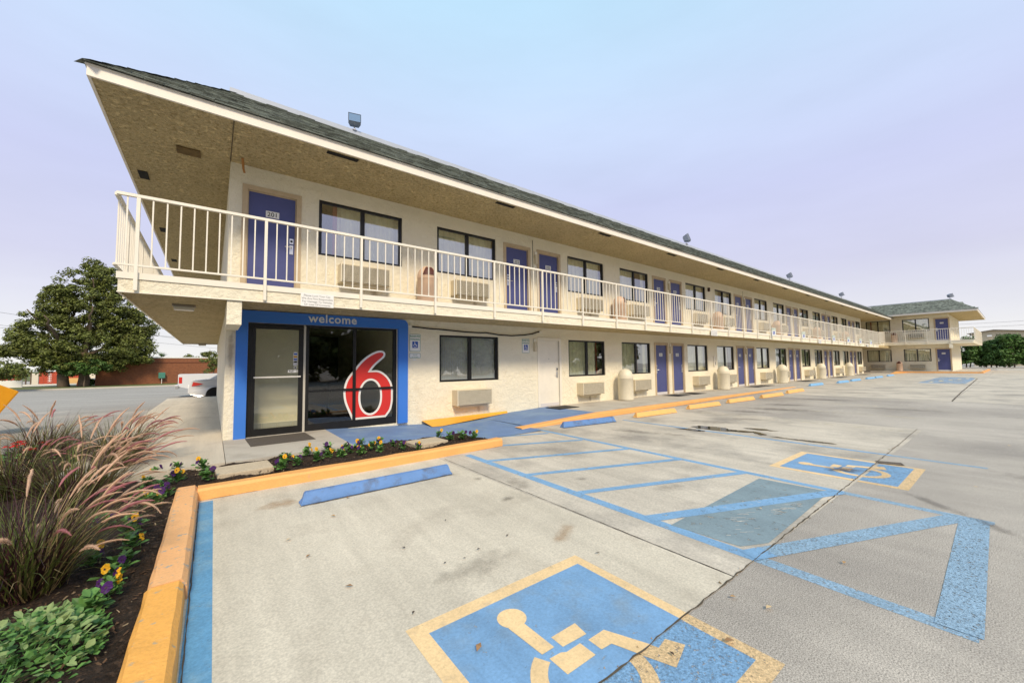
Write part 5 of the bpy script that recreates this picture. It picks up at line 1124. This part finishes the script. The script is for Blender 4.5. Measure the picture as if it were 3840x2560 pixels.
for i, (x, y, s_) in enumerate(((-3.2, 84, 1.0), (-.6, 86, 1.2), (2.2, 85, 1.3), (-5.4, 88, .8))):
    shrub('distant_tree', ['distant tree just above the left part of the brick wall', 'distant tree above the middle of the brick wall', 'distant taller tree above the right of the brick wall', 'distant tree beside the palm'][i], x, y, -.67, [(0, 3.0 * s_, 1.7, 1.1 * s_)], 40, 60, .2, .6, oak, 30 + i, 1.5, None, 'tree', 'distant trees above the brick wall')
# palm
pm = empty('palm_tree', (-6.25, 70, -.67), label='small fan palm standing behind the brick building', cat='palm tree')
b_ = MB(); b_.tube([(0, 0, 0), (.03, 0, 1.5), (0, 0, 3.2)], [.22, .18, .2], 10); b_.build('trunk', bark, pm)
fr = MB(); r_ = random.Random(2)
for i in range(34):
    a = r_.uniform(0, 6.283); e_ = r_.uniform(-.7, 1.4); d = Vector((math.cos(a) * math.cos(e_), math.sin(a) * math.cos(e_), math.sin(e_))); s_ = d.cross(Vector((0, 0, 1))).normalized(); c = Vector((0, 0, 3.3))
    for k in range(-4, 5): dd = (d + s_ * k * .13 - Vector((0, 0, abs(k) * .05 + .15))).normalized(); fr.add([(c + d * .45 - s_ * .02)[:], (c + d * .45 + s_ * .02)[:], (c + d * .45 + dd * .75)[:]], [(0, 1, 2)])
    fr.tube([c, c + d * .45], .012, 4)
fr.build('fronds', hedgem, pm, kind='stuff')
# hedge trees at the right
for i, (x, y, w, h) in enumerate(((75.5, -4.6, 1.5, 3.9), (76, -6.6, 1.4, 3.3), (75.5, -8.0, 1.6, 4.1), (76, -9.9, 1.5, 3.7), (75.5, -12, 1.7, 4.2), (76, -14.4, 1.6, 3.9), (75.6, -2.4, 1.4, 3.8))):
    o = empty('hedge_tree', (x, y, .04), R(90), label=['leafy green hedge tree right of the far wing end', 'lower green hedge tree in the dip of the hedge', 'tallest leafy hedge tree near the right edge', 'dense hedge tree at the right edge of the picture', 'hedge tree past the right edge', 'last hedge tree past the right edge', 'hedge tree behind the far wing end wall'][i], cat='tree', group='hedge trees behind the parking lot')
    link('crown', crown_mesh('crown', [(0, h * .62, w * .95, h * .40), (w * .2, h * .34, w * .9, h * .27), (-w * .3, h * .8, w * .55, h * .2)], 130, 70, .13, .5, hedgem, 50 + i, 0, 1.1), o, kind='stuff')
    b = MB(); [limb(b, (r0, 0, -.1), (r0 * 2.2, .1, h * .6), .07, .03, i * 5 + k) for k, r0 in enumerate((-.3, 0, .35))]; b.build('trunk', bark, o, smooth=True)
# trees across the street behind the viewer (seen mirrored in the ground floor glass)
for i, (x, y, s_) in enumerate(((-16, -31, 1.0), (-7, -33, 1.1), (2, -31, 1.0), (11, -33, 1.15), (20, -31, 1.05), (30, -33, 1.2), (41, -32, 1.1), (53, -33, 1.2))):
    shrub('street_tree', '%s of the dense street trees mirrored in the ground floor glass' % ORD[i], x, y, -.12, [(0, 4.6 * s_, 5.0 * s_, 2.8 * s_), (2.6, 2.4, 3.6, 2.2), (-2.6, 2.3, 3.6, 2.2)], 130, 60, .38, 1.3, oak, 70 + i, 3.5, [((0, 0, 0), (.3, 0, 4), .35, .18)], 'tree', 'street trees mirrored in the glass')

# ------------------------------------------------------------------ left background
def flat(name, pts, mt, dz, **kw):
    b = MB(); b.poly([pts], lambda x, y: (x, y, gz(x, y) + dz)); return b.build(name, mt, None, **kw)
sheet('rear_drive', [-60, -20, -8, -1.9, 4, 9, 22, 46], 13.3, 45.5, asphalt_d, None, .002, ny=8, kind='structure', label='grey asphalt drive behind the motel')
sheet('side_drive', [-60, -20, -8, -4.2], -60, 13.3, asphalt_d, None, .001, ny=6, kind='structure', label='grey asphalt drive left of the motel')
sheet('side_drive', [-4.2, -3.0, -1.63], 1.4, 13.3, asphalt_d, None, .0015, ny=6, kind='structure', label='grey asphalt drive beside the side walkway')
b_ = MB(); b_.box(-60, 45.5, -.9, 14, 45.8, -.50); b_.build('far_kerb', walkc, None, kind='structure', label='pale kerb on the far side of the rear drive')
sheet('verge', [-60, -30, -12, 14], 45.8, 57, grassm, None, .10, ny=2, kind='structure', label='strip of dry lawn beyond the rear drive')
sheet('sidewalk', [-60, -30, -14, -10.5], 57, 66, mat('sidewalk_concrete', (.62, .54, .42), .85, var=.1, vscale=.6), None, .12, ny=1, kind='structure', label='tan sidewalk beyond the verge')
sheet('field', [-400, -60, -10, 60, 300], 92, 500, grassm, None, .05, ny=1, kind='structure', label='distant green field')
# brick building
brickm = bpy.data.materials.new('red_brick'); brickm.use_nodes = True; t = brickm.node_tree; bb = t.nodes['Principled BSDF']; bb.inputs['Roughness'].default_value = .9
tcx = N(t, 'ShaderNodeTexCoord'); mpx = N(t, 'ShaderNodeMapping'); mpx.inputs['Rotation'].default_value = (R(90), 0, 0); t.links.new(tcx.outputs['Object'], mpx.inputs[0])
bt_ = N(t, 'ShaderNodeTexBrick'); bt_.inputs['Scale'].default_value = 4.0; bt_.inputs['Color1'].default_value = (.25, .085, .035, 1); bt_.inputs['Color2'].default_value = (.17, .055, .025, 1); bt_.inputs['Mortar'].default_value = (.24, .13, .07, 1); bt_.inputs['Mortar Size'].default_value = .018
t.links.new(mpx.outputs[0], bt_.inputs[0]); t.links.new(bt_.outputs[0], bb.inputs['Base Color'])
br = empty('brick_building', (-10.25, 52.7, -.67), R(8), label='low red brown brick building behind the parked car', cat='building')
b_ = MB(); b_.box(0, 0, -.3, 24, 10, 3.12); b_.build('wall', brickm, br)
b_ = MB(); b_.box(-.05, -.05, 3.121, 24.05, 10.05, 3.24); b_.build('roof_coping', white, br)
b_ = MB(); b_.box(-.02, -.04, 2.55, 24.02, -.001, 2.62); b_.build('soldier_course', mat('dark_brick', (.13, .04, .025), .9), br)
ub = empty('utility_box', (-4.9, 53.2, -.67), R(8), label='green utility box on a thin post before the brick wall', cat='utility box')
b_ = MB(); b_.box(-.3, -.25, .75, .3, 0, 1.42, bev=.03); b_.build('cabinet', mat('teal_enamel', (.06, .22, .17), .5), ub)
b_ = MB(); b_.tube([(0, -.12, 0), (0, -.12, .75)], .03, 8); b_.build('post', white, ub)
# red fence with white marks, banner, posts, cone
rf_ = empty('red_fence', (-18.2, 70, -.67), label='red board fence with white vertical lettering beyond the sidewalk', cat='fence')
redp = mat('red_board', (.42, .065, .03), .7, var=.15, vscale=3)
bd = MB(); bd.box(0, 0, 0, .385, .05, 1.62); bdm = bd.mesh('board', redp)
for k in range(14): link('board', bdm, rf_, (.4 * k, rng.uniform(0, .03), rng.uniform(-.03, .03)))
b_ = MB(); b_.box(-.75, -.05, 0, -.05, .3, 1.45); b_.build('end_post', mat('pale_post', (.62, .58, .48), .8), rf_)
b_ = MB(); b_.box(1.6, -.05, 1.35, 3.1, -.01, 1.62); b_.build('header_panel', white, rf_)
b_ = MB()
for k in range(5): b_.box(.75, -.012, .3 + .24 * k, 1.1, -.002, .36 + .24 * k); b_.box(.88, -.013, .36 + .24 * k, .95, -.003, .46 + .24 * k)
b_.build('white_lettering', white, rf_)
bn = empty('banner_sign', (-17.4, 55.2, -.67), label='red banner sign with white lettering at the far left edge', cat='sign')
b_ = MB(); b_.box(-3, 0, .85, 1.4, .05, 1.5); b_.box(-3, 0, .1, 1.4, .05, .849, 1); b_.build('panel', [redp, white], bn)
b_ = MB(); r_ = random.Random(4)
for k in range(16): x = -2.8 + .25 * k; b_.box(x, -.012, 1.0, x + r_.uniform(.06, .16), -.002, 1.0 + r_.uniform(.12, .26))
b_.build('white_lettering', white, bn)
b_ = MB(); b_.tube([(1.45, .02, 0), (1.45, .02, 1.6)], .04, 8); b_.tube([(-3.05, .02, 0), (-3.05, .02, 1.6)], .04, 8); b_.build('frame_posts', white, bn)
ps = MB(); ps.tube([(0, 0, 0), (0, 0, 1.6)], .07, 8); psm = ps.mesh('wooden_post', bark)
for i, x in enumerate((-19.1, -18.7, -18.3)): link('wooden_post', psm, None, (x, 67.5, -.6), label=['left of three dark wooden posts beyond the sidewalk', 'middle of three dark wooden posts beyond the sidewalk', 'right of three dark wooden posts beyond the sidewalk'][i], cat='post', group='three dark posts')
cn = empty('traffic_cone', (-12.0, 55.5, -.57), label='orange traffic cone between the oak trunks', cat='traffic cone')
b_ = MB(); b_.lathe([(.16, 0), (.03, .68), (.02, .7)], 14); b_.build('cone', mat('cone_orange', (.75, .16, .03), .5), cn)
b_ = MB(); b_.box(-.2, -.2, -.03, .2, .2, 0); b_.build('base', mat('cone_base', (.6, .12, .03), .5), cn)
wb = empty('construction_frame', (-15.5, 66, -.6), label='orange and tan construction frame leaning at the red fence', cat='barrier')
b_ = MB(); b_.tube([(0, 0, 0), (.5, 0, 1.4)], .05, 6); b_.tube([(.5, 0, 1.4), (1.4, 0, 1.3)], .04, 6); b_.build('pole', yellowk, wb)
b_ = MB(); b_.box(.3, .1, 0, 1.5, .3, .72); b_.build('panel', mat('tan_board', (.6, .38, .15), .7), wb)
wp = MB(); wp.tube([(0, 0, .14), (1.2, .1, .14)], .13, 10); wpm = wp.mesh('white_pipe', white)
link('white_pipe', wpm, None, (-12.3, 58, -.55), label='lower white pipe lying between the oak trunks', cat='pipe', group='white pipes'); link('white_pipe', wpm, None, (-12.2, 58.2, -.2), label='upper white pipe stacked between the oak trunks', cat='pipe', group='white pipes', rot=(0, -.1, 0))
cw = MB(); cw.box(-14, 69, -.67, -9.8, 69.2, 2.1); cw.build('cream_wall', mat('cream_siding', (.72, .66, .54), .8), None, label='cream wall seen between the oak trunk and the brick building', cat='wall')
# power lines
for i, (p, q, sag) in enumerate((((-60, 60, 16), (10, 95, 5), 1.0), ((-60, 62, 13), (10, 97, 4.5), 1.0), ((-60, 58, 9), (-4, 70, 6.0), .6), ((90, -40, 7.5), (130, 10, 9), .6), ((90, -40, 6.8), (130, 10, 8.2), .6))):
    p, q = Vector(p), Vector(q); b = MB(); b.tube([p.lerp(q, k / 14) - Vector((0, 0, sag * 4 * (k / 14) * (1 - k / 14))) for k in range(15)], .018, 4); b.build('power_line', rubber, None, label=['uppermost thin power line behind the oak at left', 'second thin power line behind the oak at left', 'lowest thin power line behind the oak at left', 'upper thin power line above the hedge at right', 'lower thin power line above the hedge at right'][i], cat='power line', group='power lines')
# beige gabled building behind the hedge
gb = empty('gabled_building', (96, -4.4, 0), label='beige gabled building behind the hedge at right', cat='building')
b_ = MB(); b_.add([(0, 0, 0), (0, -8, 0), (0, -8, 5.0), (0, -2.2, 5.6), (0, 0, 5.25), (12, 0, 0), (12, -8, 0), (12, -8, 5.0), (12, -2.2, 5.6), (12, 0, 5.25)], [(0, 4, 3, 2, 1), (5, 6, 7, 8, 9), (0, 5, 9, 4), (1, 2, 7, 6)]); b_.build('wall', mat('beige_siding', (.55, .48, .34), .8), gb)
b_ = MB(); b_.add([(-.4, .5, 5.22), (-.4, -2.2, 5.68), (-.4, -8.4, 5.04), (12, .5, 5.22), (12, -2.2, 5.68), (12, -8.4, 5.04), (-.4, .5, 5.12), (-.4, -2.2, 5.58), (-.4, -8.4, 4.94)], [(0, 1, 4, 3), (1, 2, 5, 4), (6, 7, 1, 0), (7, 8, 2, 1)]); b_.build('roof', mat('brown_roof', (.16, .13, .11), .8), gb)
b_ = MB(); b_.box(-.25, -2.0, 4.6, -.01, -1.5, 4.85); b_.build('lamp', white, gb)
b_ = MB(); b_.box(74.1, -40, 0, 74.3, -1, .16); b_.build('far_lot_kerb', walkc, None, kind='structure', label='pale kerb at the foot of the hedge')
sheet('verge', [74.3, 90, 140], -40, 20, mat('mulch_verge', (.16, .13, .09), .9, var=.3, vscale=2), None, .02, kind='structure', label='planted strip under the hedge')

# ------------------------------------------------------------------ vehicles behind the building
def vehicle(name, label, cat, loc, prof, hw, wheels, wr_, paint, glass_side, lights, extra):
    o = empty(name, loc, label=label, cat=cat)
    b = MB(); n = len(prof)
    tri = tessellate_polygon([[Vector((x, z, 0)) for x, z in prof]])
    vs = [(x, -hw(x, z), z) for x, z in prof] + [(x, hw(x, z), z) for x, z in prof]
    fs = [t for t in tri] + [tuple(n + i for i in t[::-1]) for t in tri] + [(i, (i + 1) % n, n + (i + 1) % n, n + i) for i in range(n)]
    b.add(vs, fs); bo = b.build('body', paint, o)
    bm = bmesh.new(); bm.from_mesh(bo.data); bmesh.ops.recalc_face_normals(bm, faces=bm.faces); bm.to_mesh(bo.data); bm.free()
    bo.data.polygons.foreach_set('use_smooth', [len(p.vertices) == 4 for p in bo.data.polygons]); bo.data.update()
    dg = mat('car_glass', (.015, .018, .02), .06, spec=.7); tyre = mat('tyre_rubber', (.02, .02, .02), .8); rim = mat('alloy_rim', (.62, .62, .64), .3, metal=.7)
    for s in (-1, 1):
        for poly in glass_side:
            g = MB(); g.poly([poly], lambda x, z: (x, s * (hw(x, z) + .004), z)); g.build('window', dg, o)
        for wx in wheels:
            w_ = MB(); w_.lathe([(wr_ * .62, -.10), (wr_ * .93, -.10), (wr_, -.07), (wr_, .07), (wr_ * .93, .10), (wr_ * .62, .10)], 26, (0, 0, 0), 0, 'y'); wo = w_.build('wheel', tyre, o, loc=(wx, s * (hw(wx, .3) - .10), wr_), smooth=True)
            r_ = MB(); r_.lathe([(.0, 0), (wr_ * .63, 0), (wr_ * .63, .012), (0, .012)], 24, (0, s * .085 - .006, 0), 1, 'y'); r_.lathe([(wr_ * .56, 0), (wr_ * .66, -.012 * s), (wr_ * .64, .0), (wr_ * .56, 0)], 24, (0, s * .108, 0), 0, 'y')
            for k in range(5):
                a = 2 * math.pi * k / 5 + .3; c_, s_ = math.cos(a), math.sin(a); pp = [(.02, -.05), (wr_ * .6, -.035), (wr_ * .6, .035), (.02, .05)]
                r_.add([(u * c_ - v * s_, s * .112, u * s_ + v * c_) for u, v in pp], [(0, 1, 2, 3)])
            r_.build('rim', [rim, dark], wo)
            ar = MB(); ar.lathe([(wr_ * 1.0, -.02), (wr_ * 1.16, -.02), (wr_ * 1.16, .0), (wr_ * 1.0, .0)], 26, (wx, s * (hw(wx, .3) + .002), wr_), 0, 'y'); ar.build('wheel_arch', dark, o)
        for nm, mt_, poly in lights:
            g = MB(); g.poly([poly], lambda x, z: (x, s * (hw(x, z) + .006), z)); g.build(nm, mt_, o)
    for nm, mt_, bx in extra: e_ = MB(); e_.box(*bx, bev=.01); e_.build(nm, mt_, o)
    return o
taill = mat('red_tail_lens', (.55, .03, .02), .15, spec=.6)
def arch(cx, r, n=9): return [(cx + r * math.cos(a), .30 + r * math.sin(a)) for a in np.linspace(0, math.pi, n)]
car_prof = [(.02, .38), (-.03, .55), (.02, .72), (.07, .94), (.16, 1.0), (.72, 1.03), (1.0, 1.22), (1.35, 1.40), (1.8, 1.455), (2.4, 1.44), (2.9, 1.28), (3.35, 1.03), (4.1, .90), (4.42, .72), (4.48, .45), (4.40, .24)] + arch(3.62, .36) + [(3.0, .20), (1.6, .20)] + arch(.95, .37) + [(.35, .24)]
car_hw = lambda x, z: (.86 - .10 * max(0, (.35 - x) / .35) - .14 * max(0, (x - 4.0) / .5)) * (1 - .30 * max(0, (z - 1.0)) / .45)
silver = mat('silver_paint', (.62, .63, .65), .25, metal=.0, coat=.6, spec=.5); wpaint = mat('white_car_paint', (.66, .67, .69), .25, coat=.6)
vehicle('parked_car', 'silver sedan parked behind the motel with its rear showing', 'car', (-.98, 15.15, gz(0, 15)), car_prof, car_hw, (.95, 3.62), .315, silver,
        [[(1.10, 1.10), (1.42, 1.34), (1.85, 1.39), (1.92, 1.06)], [(1.98, 1.06), (1.92, 1.40), (2.45, 1.38), (3.0, 1.10)]], [('tail_light', taill, [(.08, .74), (.13, .93), (.50, .84), (.30, .77)]), ('door_handle', chrome, [(1.55, .90), (1.75, .90), (1.75, .93), (1.55, .93)])],
        [('rear_bumper', silver, (-.05, -.70, .42, .06, .70, .62)), ('licence_plate', white, (-.075, -.16, .64, -.03, .16, .78))])
tk_prof = [(.0, .62), (.0, 1.28), (2.05, 1.28), (2.08, 1.35), (2.15, 1.80), (2.4, 1.86), (3.4, 1.84), (4.0, 1.32), (5.2, 1.22), (5.4, .95), (5.4, .55)] + [(x, z + .12) for x, z in arch(4.45, .42)] + [(3.6, .42), (1.8, .42)] + [(x, z + .12) for x, z in arch(1.05, .42)] + [(.3, .52)]
tk_hw = lambda x, z: .93 * (1 - .2 * max(0, z - 1.32) / .5)
vehicle('pickup_truck', 'white pickup truck parked beyond the silver sedan', 'truck', (-1.62, 20.4, gz(0, 20)), tk_prof, tk_hw, (1.05, 4.45), .37, wpaint,
        [[(2.3, 1.34), (2.35, 1.74), (3.1, 1.76), (3.1, 1.34)], [(3.16, 1.34), (3.16, 1.76), (3.38, 1.76), (3.85, 1.34)]], [('tail_light', taill, [(.01, .78), (.01, 1.12), (.15, 1.12), (.15, .78)])],
        [('rear_bumper', chrome, (-.16, -.9, .48, -.01, .9, .68)), ('tailgate', wpaint, (-.03, -.86, .72, -.005, .86, 1.26))])
